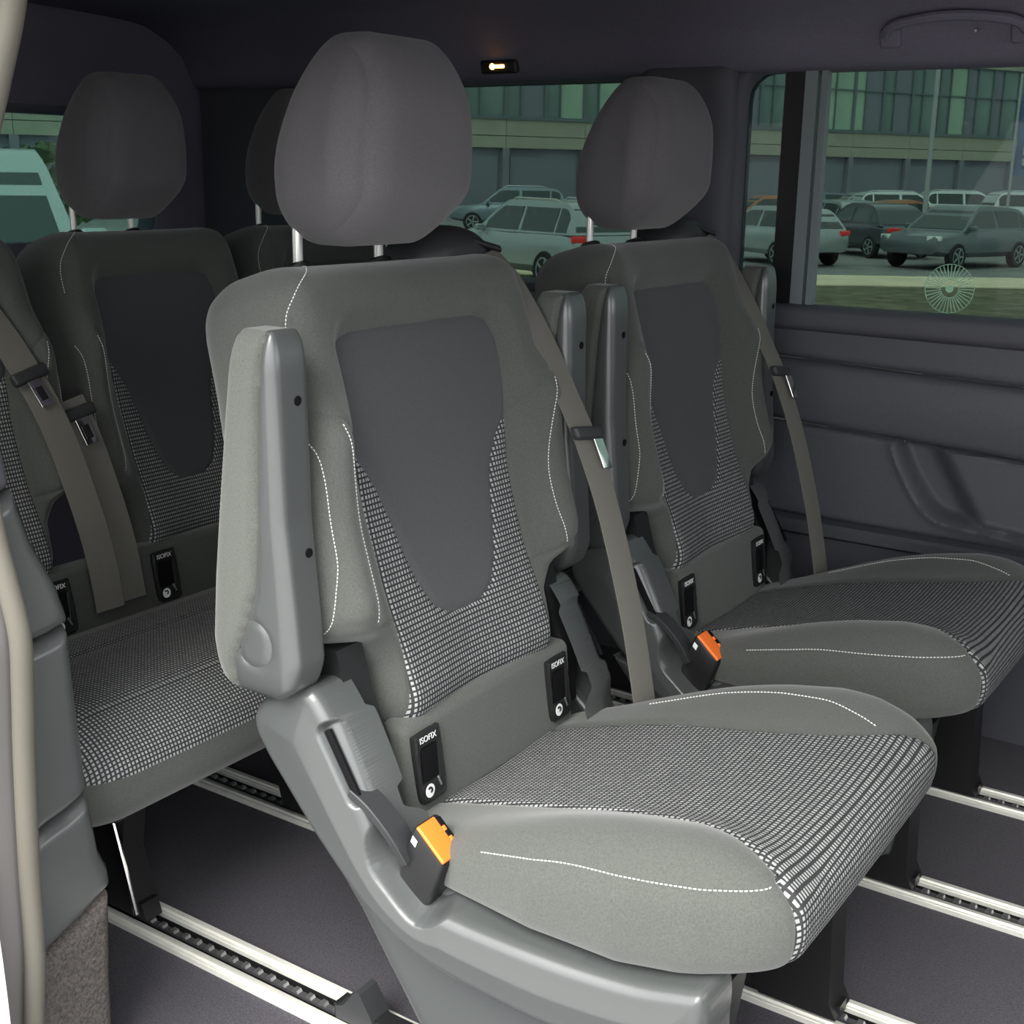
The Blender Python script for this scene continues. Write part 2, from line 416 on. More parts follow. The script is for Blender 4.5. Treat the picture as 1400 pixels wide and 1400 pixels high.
def build_back(parent, name_prefix=''):
    h = (.055, .24, .2735); P, T = rbox(h, (.046, .046, .05), .0055, 7)   # d, u, t
    P[:, 2] += .2485
    U0 = lambda V: np.stack([V[:, 1]*w_back(V[:, 2])/.24, V[:, 2]], -1)
    def front(V): return np.maximum(0, (-.004-V[:, 0]))*3-0.0
    def msk(s, V, lim=.0): return np.maximum(s, (lim-V[:, 0]))
    regs = [('center_panel', PANEL, lambda V: msk(s_T(U0(V)), V)),
            ('weave_panel', WEAVE, lambda V: msk(s_weave(U0(V)), V)),
            ('side_bolster', CLOTH, lambda V: msk(s_bol(U0(V), -1), V, -.03)),
            ('side_bolster', CLOTH, lambda V: msk(s_bol(U0(V), 1), V, -.03))]
    def warp(V):
        U = U0(V); wf = sstep(-.01, .05, V[:, 0]); d = V[:, 0]-.055+back_depth(U[:, 0], U[:, 1])*wf
        g = np.full(len(V), 9.0)
        for nm, m, sf in regs: g = np.minimum(g, np.abs(sf(V)))
        d -= .0030*np.exp(-(g/.0035)**2)*sstep(0, .03, V[:, 0])
        d -= .03*sstep(.08, -.03, U[:, 1])*(1-wf)*0
        return BA + U[:, :1]*np.array([0, 1, 0]) + U[:, 1:2]*BT + d[:, None]*BN, U
    cur = (P, T); made = []; allv = []; allf = []; o = 0
    for nm, m, sf in regs:
        ins, cur = split(cur[0], cur[1], sf(cur[0])); made.append((nm, m, ins))
    made.append(('backrest', CLOTH, cur))
    for nm, m, (V, F) in made:
        Q, U = warp(V); mk(nm, Q, F, m, parent, True, None, uv=U)
        allv += [tuple(q) for q in Q]; allf += [tuple(int(i)+o for i in f) for f in F]; o += len(Q)
    bvh = BVHTree.FromPolygons(allv, allf)
    w3 = lambda L, sg: [BA+np.array([0, sg*u, 0])+BT*t for u, t in L]
    lines = []
    for sg in (-1, 1):
        lines.append(w3([(.209, .338), (.199, .29), (.190, .23), (.189, .18), (.193, .14), (.197, .118)], sg))
        lines.append(w3([(.236, .330), (.233, .30), (.232, .25), (.233, .20), (.238, .165), (.242, .138), (.243, .123)], sg))
        if sg < 0: lines.append(w3([(.132, .520), (.166, .510), (.196, .494), (.214, .472), (.221, .450), (.224, .41)], sg))
    s = stitches(lines, bvh, -BN); tag(s.build('stitching', STITCH, parent), kind='stuff')
    return bvh

def build_headrest(parent, cx=-.383, cz=1.031, name='headrest', sy=1.0):
    hx, hy, hz = .076, .123*sy, .117
    P, T = rbox((hx, hy, hz), (.060, .062, .075), .007, 9)
    def warp(V):
        x, y, z = V[:, 0], V[:, 1], V[:, 2]; k = z/hz
        y2 = y*(1-.20*sstep(-.1, 1.0, k)-.12*sstep(-.2, -1.0, k))
        fwd = sstep(-.035, .035, x); fr_ = sstep(.0, .05, x)
        x2 = x*(fwd*(1-.12*sstep(.2, 1, k)-.10*sstep(-.4, -1, k))+(1-fwd)*1.26*(1-.42*sstep(-.35, 1.0, k)-.10*sstep(-.5, -1, k)))
        x2 = x2 - .020*sstep(-.35, -1.0, k) + .004*k
        x2 = x2 - .010*(np.abs(y)/hy)**2*fr_
        sd = np.abs(np.abs(y)-.100*sy); gg = .0026*np.exp(-(sd/.0035)**2)*fr_; x2 = x2-gg
        y2 = y2 - np.sign(y)*(.010*np.exp(-(((x+.020)/.035)**2+((z+.0)/.07)**2))*sstep(.06, .12, np.abs(y))+gg)
        return np.stack([x2+cx, y2-.004, z+cz], -1)
    ins, out = split(P, T, np.abs(P[:, 1])-.100*sy)
    o = mk(name, warp(ins[0]), ins[1], HEADC, parent)
    l, r = split(out[0], out[1], out[0][:, 1])
    for (V, F) in (l, r): mk('side_cover', warp(V), F, HEADC, o)
    for y in (-.082, .065) if sy == 1.0 else (-.083*sy, .065*sy):
        MB().tube([(-.449, y, .862), (-.449, y, .93), (-.440, y, .965)], .0060, 14).build('post', POSTM, o)
        MB().lathe((-.4465, y, .884), (-.29, 0, .957), [(0, .017), (.007, .016), (.010, .0115)], 18).build('post_collar', BLACK, o)
    return o

# ------------------------------------------------------------------ seat cushion
def zc(x): return np.interp(x, [-.24, -.2, -.1, 0, .08, .14, .19, .23, .26, .30], [.283, .292, .322, .349, .368, .379, .384, .382, .374, .36])
def w_cw(x, y):
    n = np.interp(x, [-.24, -.15, -.05, .03, .09, .14, .18, .215, .24, .27], [.112, .122, .132, .137, .147, .160, .175, .193, .205, .212])
    f = np.interp(x, [-.24, -.15, -.05, .03, .10, .15, .19, .22, .245, .27], [.125, .135, .135, .124, .120, .124, .138, .160, .190, .208])
    return np.where(y < 0, n, f)
def w_cush(x): return np.interp(x, [-.24, -.1, 0, .1, .18, .24, .30], [.205, .238, .258, .263, .254, .236, .216])
def build_cushion(parent):
    hx, hy, hz = .2440, .25, .06
    P, T = rbox((hx, hy, hz), (.05, .038, .036), .0065, 7)
    X = lambda V: V[:, 0]+.0140
    def yy(V): return V[:, 1]*w_cush(X(V))/.25
    def sw(V): return np.abs(yy(V))-w_cw(X(V), V[:, 1])
    s_we = lambda V: np.maximum(sw(V), np.maximum(-.03-V[:, 2]-(V[:, 0] > .18)*.05, 0*V[:, 0]-1))
    def zbot(x): return np.interp(x, [-.24, 0, .1, .16, .22, .3], [.250, .257, .260, .268, .285, .296])
    def warp(V):
        x = X(V); y = yy(V); a = np.abs(y); k = (V[:, 2]+hz)/(2*hz)
        hump = .024*np.exp(-((a-.205)/.050)**2)*sstep(-.20, .07, x)*(1-sstep(.14, .25, x)*.6)
        top = zc(x)+hump-.006*np.exp(-(y/.1)**2)
        zb = zbot(x); z = zb+(top-zb)*k
        g = np.exp(-(sw(V)/.004)**2); nrm_side = sstep(.5, .8, k)
        z = z-.004*g*nrm_side; x2 = x-.003*g*(V[:, 0] > .22)
        bul = .008*np.sin(np.pi*np.clip(k, 0, 1))*(np.abs(V[:, 1]) > .2)*np.sign(V[:, 1]); bulx = .010*np.sin(np.pi*np.clip(k, 0, 1))*sstep(.18, .24, V[:, 0])
        return np.stack([x2+bulx, y+bul, z], -1)
    ins, out = split(P, T, s_we(P))
    allv = []; allf = []; o = 0
    wv = warp(ins[0]); s_arc = X(ins[0])+np.maximum(0, (zc(X(ins[0]))-.012-wv[:, 2]))*(ins[0][:, 0] > .18)
    for nm, m, V, F, U in (('cushion', WEAVE, ins[0], ins[1], np.stack([wv[:, 1], s_arc], -1)), ('cushion_bolster', CLOTH, out[0], out[1], None)):
        if nm == 'cushion_bolster':
            l, r = split(V, F, V[:, 1])
            for (v, f) in (l, r):
                Q = warp(v); mk(nm, Q, f, m, parent); allv += [tuple(q) for q in Q]; allf += [tuple(int(i)+o for i in t) for t in f]; o += len(Q)
        else:
            Q = warp(V); mk(nm, Q, F, m, parent, uv=U); allv += [tuple(q) for q in Q]; allf += [tuple(int(i)+o for i in t) for t in F]; o += len(Q)
    bvh = BVHTree.FromPolygons(allv, allf)
    st = [(-.066, .327), (0, .346), (.055, .359), (.134, .370), (.207, .379), (.256, .383)]
    mb = MB()
    m1 = stitches([[(x, -.2, z) for x, z in st]], bvh, (0, 1, 0), .0046, .0008); mb.add(m1.V, m1.F)
    m1 = stitches([[(-.10, .188, .38), (-.02, .192, .38), (.05, .190, .38), (.10, .186, .38), (.15, .178, .38), (.207, .160, .38)]], bvh, (0, 0, -1), .0046, .0008); mb.add(m1.V, m1.F)
    tag(mb.build('stitching', STITCH, parent), kind='stuff')

# ------------------------------------------------------------------ armrest, folded up
SEAMX = [(.86, -.292), (.833, -.294), (.766, -.302), (.66, -.308), (.58, -.313), (.536, -.328), (.49, -.350), (.456, -.353), (.43, -.352)]
def build_armrest(parent, y0, out_sg):
    hx, hy, hz = .05, .0275, .196
    P, T = rbox((hx, hy, hz), (.017, .013, .042), .0055, 6)
    xf = lambda z: np.interp(z, [.45, .47, .50, .55, .65, .76, .85], [-.284, -.266, -.259, -.263, -.273, -.276, -.278])
    xr = lambda z: np.interp(z, [.45, .47, .51, .58, .65, .76, .85], [-.362, -.376, -.383, -.376, -.366, -.349, -.333])
    def warp(V):
        z = V[:, 2]+.650; k = (V[:, 0]+hx)/(2*hx); x = xr(z)+(xf(z)-xr(z))*k
        sm = x-np.interp(z, [a for a, b in SEAMX][::-1], [b for a, b in SEAMX][::-1])
        g = np.exp(-(sm/.0028)**2)
        pc = np.abs(np.hypot(x+.319, z-.515)-.026); g2 = np.exp(-(pc/.0025)**2)*(sm > 0)
        y = V[:, 1]*(1+.10*sstep(.0, -.004, sm)*(np.abs(V[:, 1]) > .02)) ; y = y-np.sign(y)*(.0042*g+.0020*g2)*(np.abs(y) > .02)
        return np.stack([x, y+y0, z], -1)
    def sd(V):
        z = V[:, 2]+.650; k = (V[:, 0]+hx)/(2*hx); x = xr(z)+(xf(z)-xr(z))*k
        return x-np.interp(z, [a for a, b in SEAMX][::-1], [b for a, b in SEAMX][::-1])
    pad, body = split(P, T, sd(P))
    def scap(V):
        z = V[:, 2]+.650; k = (V[:, 0]+hx)/(2*hx); x = xr(z)+(xf(z)-xr(z))*k
        return np.maximum(np.hypot(x+.319, z-.515)-.026, .012-np.abs(V[:, 1]))
    cap, body = split(body[0], body[1], scap(body[0])); cl, cr_ = split(cap[0], cap[1], cap[0][:, 1])
    o = mk('armrest', warp(body[0]), body[1], PLAST, parent)
    mk('pad', warp(pad[0]), pad[1], PADC, o)
    for c_ in (cl, cr_): mk('pivot_cap', warp(c_[0]), c_[1], PLAST, o)
    for z, x, dy in ((.775, -.2762, .006), (.616, -.2690, .009)):
        MB().lathe((x, y0+dy, z), (1, 0, -.03), [(-.002, .0052), (.0004, .0052), (.0006, .0044), (.0006, .0040)], 14).build('screw_hole', VOID, o)  # black disc standing for the dark inside of a screw hole
    return o

# ------------------------------------------------------------------ plastic side shield
SHELL = crom([(-.352, .405), (-.346, .430), (-.318, .452), (-.285, .465), (-.264, .466), (-.248, .450), (-.232, .426), (-.205, .374), (-.182, .322), (-.170, .294), (-.152, .268), (-.124, .253), (-.100, .262), (-.080, .262), (-.055, .261), (0, .261), (.07, .262), (.13, .267), (.175, .278), (.196, .282), (.203, .268), (.203, .235), (.196, .206), (.13, .188), (.05, .182), (-.01, .184), (-.084, .190), (-.142, .203), (-.20, .236), (-.262, .292), (-.31, .345), (-.338, .378)], 4)
SLOT = rrect(-.012, .012, -.047, .047, .010)
def build_shell(parent, sg, y0, detailed=True):
    box = (-.37, .22, .17, .49)
    ang = math.atan2(.092, .062); ca, sa = math.cos(ang-math.pi/2), math.sin(ang-math.pi/2)
    def slot_sd(a, b):
        x, z = a+.2215, b-.393; u = x*math.cos(.55)+z*math.sin(.55); v = -x*math.sin(.55)+z*math.cos(.55)
        return psdf(np.stack([u, v], -1), SLOT)
    PK = crom([(-.186, .318), (-.182, .288), (-.160, .266), (-.124, .243), (-.09, .262), (-.075, .30), (-.12, .35), (-.17, .345)], 4)
    def hf(a, b, s):
        d = np.clip(-s, 0, .013); h = .026+.016*np.sqrt(np.clip(1-(1-d/.013)**2, 0, 1))+.006*sstep(.0, .07, -s)
        h -= .006*sstep(-.01, .16, a)
        h -= .012*sstep(.003, -.004, slot_sd(a, b))
        h -= .032*sstep(.006, -.010, psdf(np.stack([a, b], -1), PK))
        h -= .006*sstep(.03, -.06, (b-.24)-(-(a+.3)*.0))*0
        return h
    o = relief('side_shield', PLAST, lambda U: psdf(U, SHELL), box, .0017 if sg < 0 else .004, hf,
               lambda a, b, h: np.stack([a, y0+sg*h, b], -1), .045, parent, flip=(sg > 0), angle=70)
    mb = MB()
    ax = [(math.cos(.55), 0, math.sin(.55)), (-math.sin(.55), 0, math.cos(.55)), (0, 1, 0)]
    mb.obox((-.2250, y0+sg*.034, .391), ax, (.0045, .040, .0030), .002); mb.build('slot_shade_plate', VOID, o)  # black plate that paints the shade inside the slot
    return o

def build_belt(parent):
    o = None
    pts = crom([(-.378, .203, .897), (-.345, .210, .862), (-.300, .219, .790), (-.262, .226, .715), (-.232, .230, .655), (-.196, .232, .565), (-.160, .230, .45), (-.140, .228, .37), (-.122, .226, .285)], 6, closed=False)
    o = MB().ribbon(pts, (.18, 1, 0), .044, .0014).build('seat_belt', BELT, parent)
    # guide loop on the shoulder
    P, T = rbox((.052, .078, .034), (.045, .05, .030), .008, 6)
    mk('belt_guide', np.stack([P[:, 0]-.432, P[:, 1]+.166, P[:, 2]+.898-.10*(P[:, 1]/.068)**2*.12], -1), T, PLASTD, o)
    g = MB(); g.obox((-.386, .205, .905), [(.3, .95, -.25), (.9, -.3, .35), (-.3, -.1, .95)], (.026, .010, .0045), .003); g.build('guide_slit', BLACK, o)  # thin black bar painted in for the dark slit above the belt
    t = MB(); ax = [(.10, .97, -.12), (.36, .08, -.93), (.93, -.06, .36)]
    t.obox((-.232, .230, .668), ax, (.029, .009, .0065), .005); t.build('belt_tongue', PLASTD, o)
    c = MB(); c.obox((-.216, .246, .640), ax, (.010, .021, .0014), .001); c.build('latch_plate', CHROME, o)
    return o

def build_buckle(parent):
    a = Vector((.743, 0, -.669)); y = Vector((0, 1, 0)); n = Vector((.669, 0, .743))
    c = Vector((-.124, -.236, .319)); down = Vector((-.35, -.02, -.937)).normalized()
    mb = MB(); top = [c+a*i*.0235+y*j*.0175 for i, j in ((-1, -1), (1, -1), (1, 1), (-1, 1))]
    V = []; 
    rings = []
    for t, s, in ((0, .94), (.004, 1.0), (.03, 1.0), (.055, .96), (.066, .86)):
        cc = c+down*t; ring = []
        for (px, py) in rrect(-.0265*s, .0265*s, -.0205*s, .0205*s, .005, 3):
            k = 1-t/.066*.35
            ring.append(cc+(a*k+Vector((.35, 0, .0))*(1-k)).normalized()*px+y*py)
        rings.append(ring)
    nn_ = len(rings[0]); V = [v for r in rings for v in r]; F = []
    for i in range(len(rings)-1):
        for k in range(nn_): F.append((i*nn_+k, (i+1)*nn_+k, (i+1)*nn_+(k+1) % nn_, i*nn_+(k+1) % nn_))
    F += [tuple(range(nn_)), tuple((len(rings)-1)*nn_+k for k in range(nn_))[::-1]]
    o = mk('belt_buckle', V, F, BLACK, parent, True, 30)
    b = MB(); b.obox(c-y*.004+n*.0005, [a, y, n], (.0235, .0145, .003), .002); b.build('release_button', ORANGE, o)
    b = MB(); b.obox(c+y*.0140+n*.0006, [a, y, n], (.0205, .0036, .003), .001); b.build('tongue_slot_shade', VOID, o)  # black bar drawn for the shade in the tongue slot
    b = MB()
    for q in (-.007, .006): b.obox(c+a*q+y*.0122+n*.0012, [a, y, n], (.0030, .0022, .003), .0008)
    b.build('slot_ridge', ORANGE, o)
    b = MB(); b.obox(c-a*.0185-y*.0206+down*.012, [a, down, y], (.004, .004, .0006), .0004); b.build('press_mark', WHITE, o)
    st = MB(); pts = crom([(-.214, -.262, .362), (-.190, -.262, .350), (-.166, -.258, .325), (-.152, -.250, .296)], 5, closed=False)
    st.ribbon(pts, (.0, 1, 0), .030, .007); st.build('buckle_stalk', PLASTD, o)
    return o

def build_socket(parent, y):
    N = Vector((1, 0, .10)).normalized(); Y = Vector((0, 1, 0)); Zd = Vector((-.10, 0, 1)).normalized(); c = Vector((-.2118, y, .341))
    fm = lambda a, b, h: np.array(c)+np.outer(a, Y)+np.outer(b, Zd)+np.outer(h, N)
    outer = np.array([(-.0255, .036), (-.020, .0425), (.016, .0435), (.0225, .037), (.0275, -.030), (.0245, -.0395), (.018, -.043), (-.012, -.043), (-.0195, -.038), (-.0225, -.02)])
    inner = np.array(rrect(-.0165, .0165, -.020, .026, .005, 3))
    hf = lambda a, b, s: .0015+.0025*sstep(-.0, -.004, s)-.0022*sstep(.001, -.003, psdf(np.stack([a, b], -1), inner))-.0015*sstep(-.003, -.006, s)
    o = relief('isofix_socket', BLACK, lambda U: psdf(U, crom(outer, 3)), (-.03, .03, -.045, .046), .0016, hf, fm, .006, parent, flip=False, angle=60)
    P = c+N*.0034
    q = MB(); q.obox(c+N*.0016+Zd*.003, [Y, Zd, N], (.0140, .0205, .0008), .0006); q.build('opening', VOID, o)  # thin black plate added to darken the socket recess
    text('lettering', 'ISOFIX', .0105, P+Zd*.0345-Y*.002, Y, Zd, WHITE, o)
    e = MB(); e.lathe(P-Zd*.0285-Y*.006, N, [(0, .0082), (.0004, .0082)], 22); e.build('emblem', WHITE, o)
    e = MB(); q = P-Zd*.0285-Y*.006+N*.0006
    pts = [q+Y*.0046*math.cos(t)*k+Zd*.0046*math.sin(t)*k for t, k in [(math.radians(140-i*38), 1-.10*i) for i in range(7)]]
    e.tube(pts, [.0013, .0014, .0014, .0014, .0013, .0012, .001], 5); e.build('emblem_mark', BLACK, o)
    b = MB(); b.obox(c+N*.003+Y*.013-Zd*.0235, [(0, .7, .35), N, (0, -.45, .9)], (.0014, .001, .0075), .0006); b.build('socket_edge', TOOTH, o)
    return o

def build_seat(name, loc, label, group):
    s = empty(name, loc, 0, label, 'seat', group)
    build_cushion(s); build_back(s); build_headrest(s)
    build_armrest(s, -.2775, -1); build_armrest(s, .277, 1)
    build_shell(s, -1, -.238); build_shell(s, 1, .205)
    build_belt(s); build_buckle(s)
    # strip between cushion and backrest that holds the child-seat sockets
    P, T = rbox((.02, .178, .060), (.012, .015, .012), .012, 4)
    zz = P[:, 2]; P = np.stack([P[:, 0]-.2345-zz*.10, P[:, 1]+.004, zz+.336], -1)
    mk('socket_panel', P, T, CLOTH, s)
    for y in (-.14, .14): build_socket(s, y)
    # lower valance, pedestal legs and rail feet
    val = np.array([(-.300, .262), (-.24, .19), (-.165, .083), (-.13, .036), (-.06, .030), (.12, .030), (.165, .06), (.185, .20), (.19, .25), (.05, .262), (-.1, .262)])
    for sg, y0 in ((-1, -.222), (1, .20)):
        relief('valance', PLAST, lambda U: psdf(U, val), (-.32, .21, .02, .28), .004,
               lambda a, b, d: .002+.012*np.sqrt(np.clip(1-(1-np.clip(-d, 0, .02)/.02)**2, 0, 1))-.05*(.26-b)*sstep(-.3, .3, a)*.5,
               lambda a, b, h: np.stack([a, y0+sg*h, b], -1), .02, s, flip=(sg > 0))
    for y in (-.19, .157):
        m = MB(); m.prism([(.02, .258), (.20, .262), (.185, .15), (.190, .03), (.200, .010), (.100, .010), (.085, .05), (.06, .16)], 'y', y-.026, y+.026); m.build('leg', BLACK, s, angle=30)
        m = MB(); m.prism([(-.19, .258), (-.06, .258), (-.06, .02), (-.145, .02)], 'y', y-.018, y+.018); m.build('leg', BLACK, s, angle=30)
        m = MB(); m.box((-.31, y-.012, .0055), (.20, y+.012, .022)); m.build('sled', BLACK, s)
        m = MB(); m.prism([(-.304, .006), (-.245, .006), (-.248, .024), (-.266, .052), (-.273, .054), (-.292, .028), (-.304, .022)], 'y', y-.016, y+.016); m.build('rail_foot', PLASTD, s, angle=30)
    m = MB(); m.box((-.20, -.21, .215), (.17, .19, .252)); m.build('cushion_pan', BLACK, s)
    m = MB(); m.tube([(-.28, -.20, .40), (-.28, .19, .40)], .012, 12); m.build('recliner_tube', BLACK, s)
    for ya, yb in ((-.232, -.190), (.176, .206)):
        m = MB(); m.prism([(-.33, .44), (-.315, .492), (-.268, .496), (-.252, .44), (-.228, .39), (-.222, .30), (-.30, .28)], 'y', ya, yb); m.build('recliner_plate', BLACK, s)
    return s

SEAT1 = (-.600, 1.195, 0); SEAT2 = (-.6127, 1.8894, 0)
seat1 = build_seat('passenger_seat', SEAT1, 'nearer grey cloth seat, brightly lit, beside the open door', 'single seats of the middle row')
seat2 = copy_tree(seat1); seat2.location = SEAT2
seat2['label'] = 'farther grey cloth seat, in shade beside the side window'

# ------------------------------------------------------------------ rear bench (third row)
bench = empty('rear_bench', (-1.384, 1.47, 0), 0, 'dim three-seat rear bench behind the two single seats', 'seat')
KY = .83
for k, dy in enumerate((-.44, 0, .435)):
    for ch in list(seat1.children):
        nm = ch.name.split('.')[0]
        if nm in ('center_panel', 'weave_panel', 'side_bolster', 'backrest', 'stitching') and not (nm == 'stitching' and len(ch.data.vertices) and min(v.co.z for v in ch.data.vertices) < .38):
            c = ch.copy(); COL.objects.link(c); c.parent = bench; c.location = (0, dy, 0); c.scale = (1, KY, 1)
    hr = [c for c in seat1.children if c.name.startswith('headrest')][0]
    hc = copy_tree(hr, bench); hc.location = (0, dy, 0); hc.scale = (1, KY, 1)
    for y in (-.115, .115):
        sk = [c for c in seat1.children if c.name.startswith('isofix_socket')][0]
        c = copy_tree(sk, bench); c.location = (0, dy+y+.14, 0)
for dy, tz in ((-.325, .70), (-.272, .655)):
    pts = crom([(-.372, dy-.055, .890), (-.335, dy-.025, .82), (-.285, dy+.005, .735), (-.235, dy+.030, .63), (-.205, dy+.048, .52), (-.185, dy+.060, .42), (-.175, dy+.066, .33)], 5, closed=False)
    if dy > -.3: pts = pts[pts[:, 2] < .67]-np.array([.012, 0, 0])
    o = MB().ribbon(pts, (.25, 1, 0), .046, .0014).build('seat_belt', BELT, bench)
    i = max(1, int(np.argmin(np.abs(pts[:, 2]-tz)))); c = Vector(pts[i]); tn = Vector(pts[i+1]-pts[i-1]).normalized(); yv = Vector((.2, 1, -.1)).normalized(); yv = (yv-tn*yv.dot(tn)).normalized(); nv = tn.cross(yv)
    if nv.x < 0: nv = -nv
    t_ = MB(); t_.obox(c+nv*.004, [yv, tn, nv], (.030, .010, .007), .005); t_.build('belt_tongue', PLASTD, o)
    t_ = MB(); t_.obox(c+nv*.006+tn*.030, [yv, tn, nv], (.011, .022, .0014), .001); t_.build('latch_plate', CHROME, o)
    t_ = MB(); t_.obox(c+nv*.0078+tn*.032, [yv, tn, nv], (.006, .011, .0006), .0004); t_.build('latch_hole', BLACK, o)
P, T = rbox((.255, .66, .065), (.06, .09, .05), .012, 7)
def bwarp(V):
    x = V[:, 0]-.01; k = (V[:, 2]+.065)/.13
    top = np.interp(x, [-.27, -.2, -.1, 0, .1, .17, .26], [.285, .295, .320, .345, .362, .368, .352]); zb = np.interp(x, [-.27, .15, .25], [.215, .215, .225])
    g = np.exp(-((x+.055)/.006)**2)
    return np.stack([x+.012*np.sin(np.pi*k)*(V[:, 0] > .2), V[:, 1]+.005, zb+(top-zb)*k-.006*g*(k > .6)], -1)
ins, out = split(P, T, np.maximum(-.022+.035*sstep(.1, .2, P[:, 0])-P[:, 2], -.17-P[:, 0]))
Q = bwarp(ins[0]); mk('cushion', Q, ins[1], WEAVE, bench, uv=np.stack([Q[:, 1], ins[0][:, 0]-(Q[:, 2]-.36)*(ins[0][:, 0] > .2)], -1))
mk('cushion_base', bwarp(out[0]), out[1], CLOTH, bench)
P, T = rbox((.02, .64, .060), (.012, .015, .012), .03, 4)
mk('socket_panel', np.stack([P[:, 0]-.2345-P[:, 2]*.10, P[:, 1], P[:, 2]+.336], -1), T, CLOTH, bench)
for y in (-.464, -.117, .230, .578):
    m = MB(); m.prism([(.02, .225), (.12, .225), (.10, .10), (.125, .012), (.06, .012), (.035, .10)], 'y', y-.018, y+.018); m.build('leg', BLACK, bench, angle=30)
    m = MB(); m.tube([(.092, y-.024, .150), (.112, y-.024, .08), (.128, y-.024, .02)], .0035, 8); m.build('release_rod', CHROME, bench)
    m = MB(); m.lathe((.10, y-.03, .165), (0, 1, 0), [(0, .004), (0, .014), (.012, .014), (.012, .004)], 16); m.build('roller', STEELD, bench)
    m = MB(); m.prism([(.055, .006), (.135, .006), (.128, .03), (.07, .03)], 'y', y-.014, y+.014); m.build('rail_foot', BLACK, bench)

# ------------------------------------------------------------------ floor, rails
m = MB(); m.box((-2.6, .66, -.06), (1.25, 2.36, -.006)); tag(m.build('floor', CARPET), kind='structure')
RY = [.9741, 1.3221, 1.6685, 2.0166]
LB = ['seat rail nearest the open door', 'second seat rail, under the far side of the nearer seat', 'third seat rail, under the near side of the farther seat', 'seat rail nearest the far side door']
for k, y in enumerate(RY):
    r = empty('seat_rail', (0, y, 0), 0, 'pale aluminium '+LB[k], 'rail', 'floor rails for the seats')
    x0, x1 = -2.2, 1.2
    for nm, a, b in (('rail_lip', 0, .016), ('rail_lip', .050, .064)):
        q = MB(); q.prism([(a, -.006), (b, -.006), (b, .0035), (b-.0045 if a == 0 else b, .0050), ((a+.0065), .0050), (a+.005, .0022), (a+.001, .0022), (a, .001)], 'x', x0, x1); q.build(nm, ALU, r, angle=25)
    q = MB(); q.box((x0, .016, -.0059), (x1, .050, -.0050)); q.build('channel', VOID, r)
    q = MB(); q.box((x0, .0275, -.0052), (x1, .0365, -.0015)); q.build('rack', STEELD, r)
    tooth = None
    for i in range(130):
        xx = -1.75+i*.0225
        if tooth is None:
            t_ = MB(); t_.prism([(-.0055, -.0015), (.0055, -.0015), (.0035, .0022), (-.0035, .0022)], 'y', .0275, .0365); tooth = t_.build('tooth', TOOTH, r, False, None)
            tooth.location = (xx, 0, 0)
        else:
            c = tooth.copy(); COL.objects.link(c); c.parent = r; c.location = (xx, 0, 0)

# ------------------------------------------------------------------ roof
prof = crom([(2.335, 1.185), (2.300, 1.190), (2.283, 1.205), (2.272, 1.225), (2.250, 1.262), (2.18, 1.305), (2.05, 1.330), (1.53, 1.342), (1.0, 1.330), (.88, 1.305), (.80, 1.262), (.765, 1.215), (.74, 1.195)], 4, closed=False)
def skin(name, pr, x0, x1, material, thick=.03, parent=None, nx=1, kind=None):
    V = []; n = len(pr)
    for x in np.linspace(x0, x1, nx+1):
        V += [(x, a, b) for a, b in pr]
    for x in np.linspace(x0, x1, nx+1):
        V += [(x, a, b+thick) for a, b in pr]
    F = []; off = n*(nx+1)
    for i in range(nx):
        for k in range(n-1):
            F.append((i*n+k, i*n+k+1, (i+1)*n+k+1, (i+1)*n+k)); F.append((off+i*n+k, off+(i+1)*n+k, off+(i+1)*n+k+1, off+i*n+k+1))
    for k in range(n-1):
        F.append((k, off+k, off+k+1, k+1)); F.append((nx*n+k, nx*n+k+1, off+nx*n+k+1, off+nx*n+k))
    o = mk(name, V, F, material, parent, True, 40)
    if kind: o['kind'] = kind
    return o
ceil = skin('ceiling', prof, -2.62, 1.3, HEADL, .012, kind='structure')
prof2 = crom([(2.405, 1.225), (2.39, 1.27), (2.33, 1.33), (2.22, 1.375), (1.53, 1.40), (.86, 1.375), (.74, 1.33), (.665, 1.24), (.645, 1.17)], 5, closed=False)
skin('outer_roof', prof2, -2.66, 1.34, BODYW, .012, parent=ceil)
q = MB(); q.prism([(.645, 1.17), (.665, 1.22), (.745, 1.215), (.742, 1.195), (.70, 1.165)], 'x', -1.0, 1.3); q.build('door_header', FLANGE, ceil)

# ------------------------------------------------------------------ far side wall: openings for the two side windows
W1 = np.array(rrect(-1.030, .62, .765, 1.186, .045, 6)); W2 = np.array(rrect(-2.15, -1.265, .78, 1.178, .045, 6))
def fmw(y): return lambda a, b, h: np.stack([a, y-h, b], -1)
sdw = lambda U: np.maximum(np.maximum(-psdf(U, W1), -psdf(U, W2)), -1)
V0 = relief('wall_far', TRIMD, lambda U: np.maximum(sdw(U), np.maximum(.745-U[:, 1], U[:, 1]-1.205)), (-2.6, 1.25, .74, 1.22), .016,
       lambda a, b, s: .028*np.sqrt(np.clip(1-(1-np.clip(-s, 0, .022)/.022)**2, 0, 1)), fmw(2.338), .012, flip=False)
V0['kind'] = 'structure'
q = MB(); q.box((-2.6, 2.30, -.03), (-1.06, 2.345, .755)); q.box((.66, 2.30, -.03), (1.25, 2.345, .755)); q.build('lower_lining', TRIMD, V0)
q = MB(); q.prism([(2.300, .755), (2.262, .742), (2.258, .70), (2.300, .66)], 'x', -2.6, -1.06); q.build('side_ledge', TRIMD, V0)
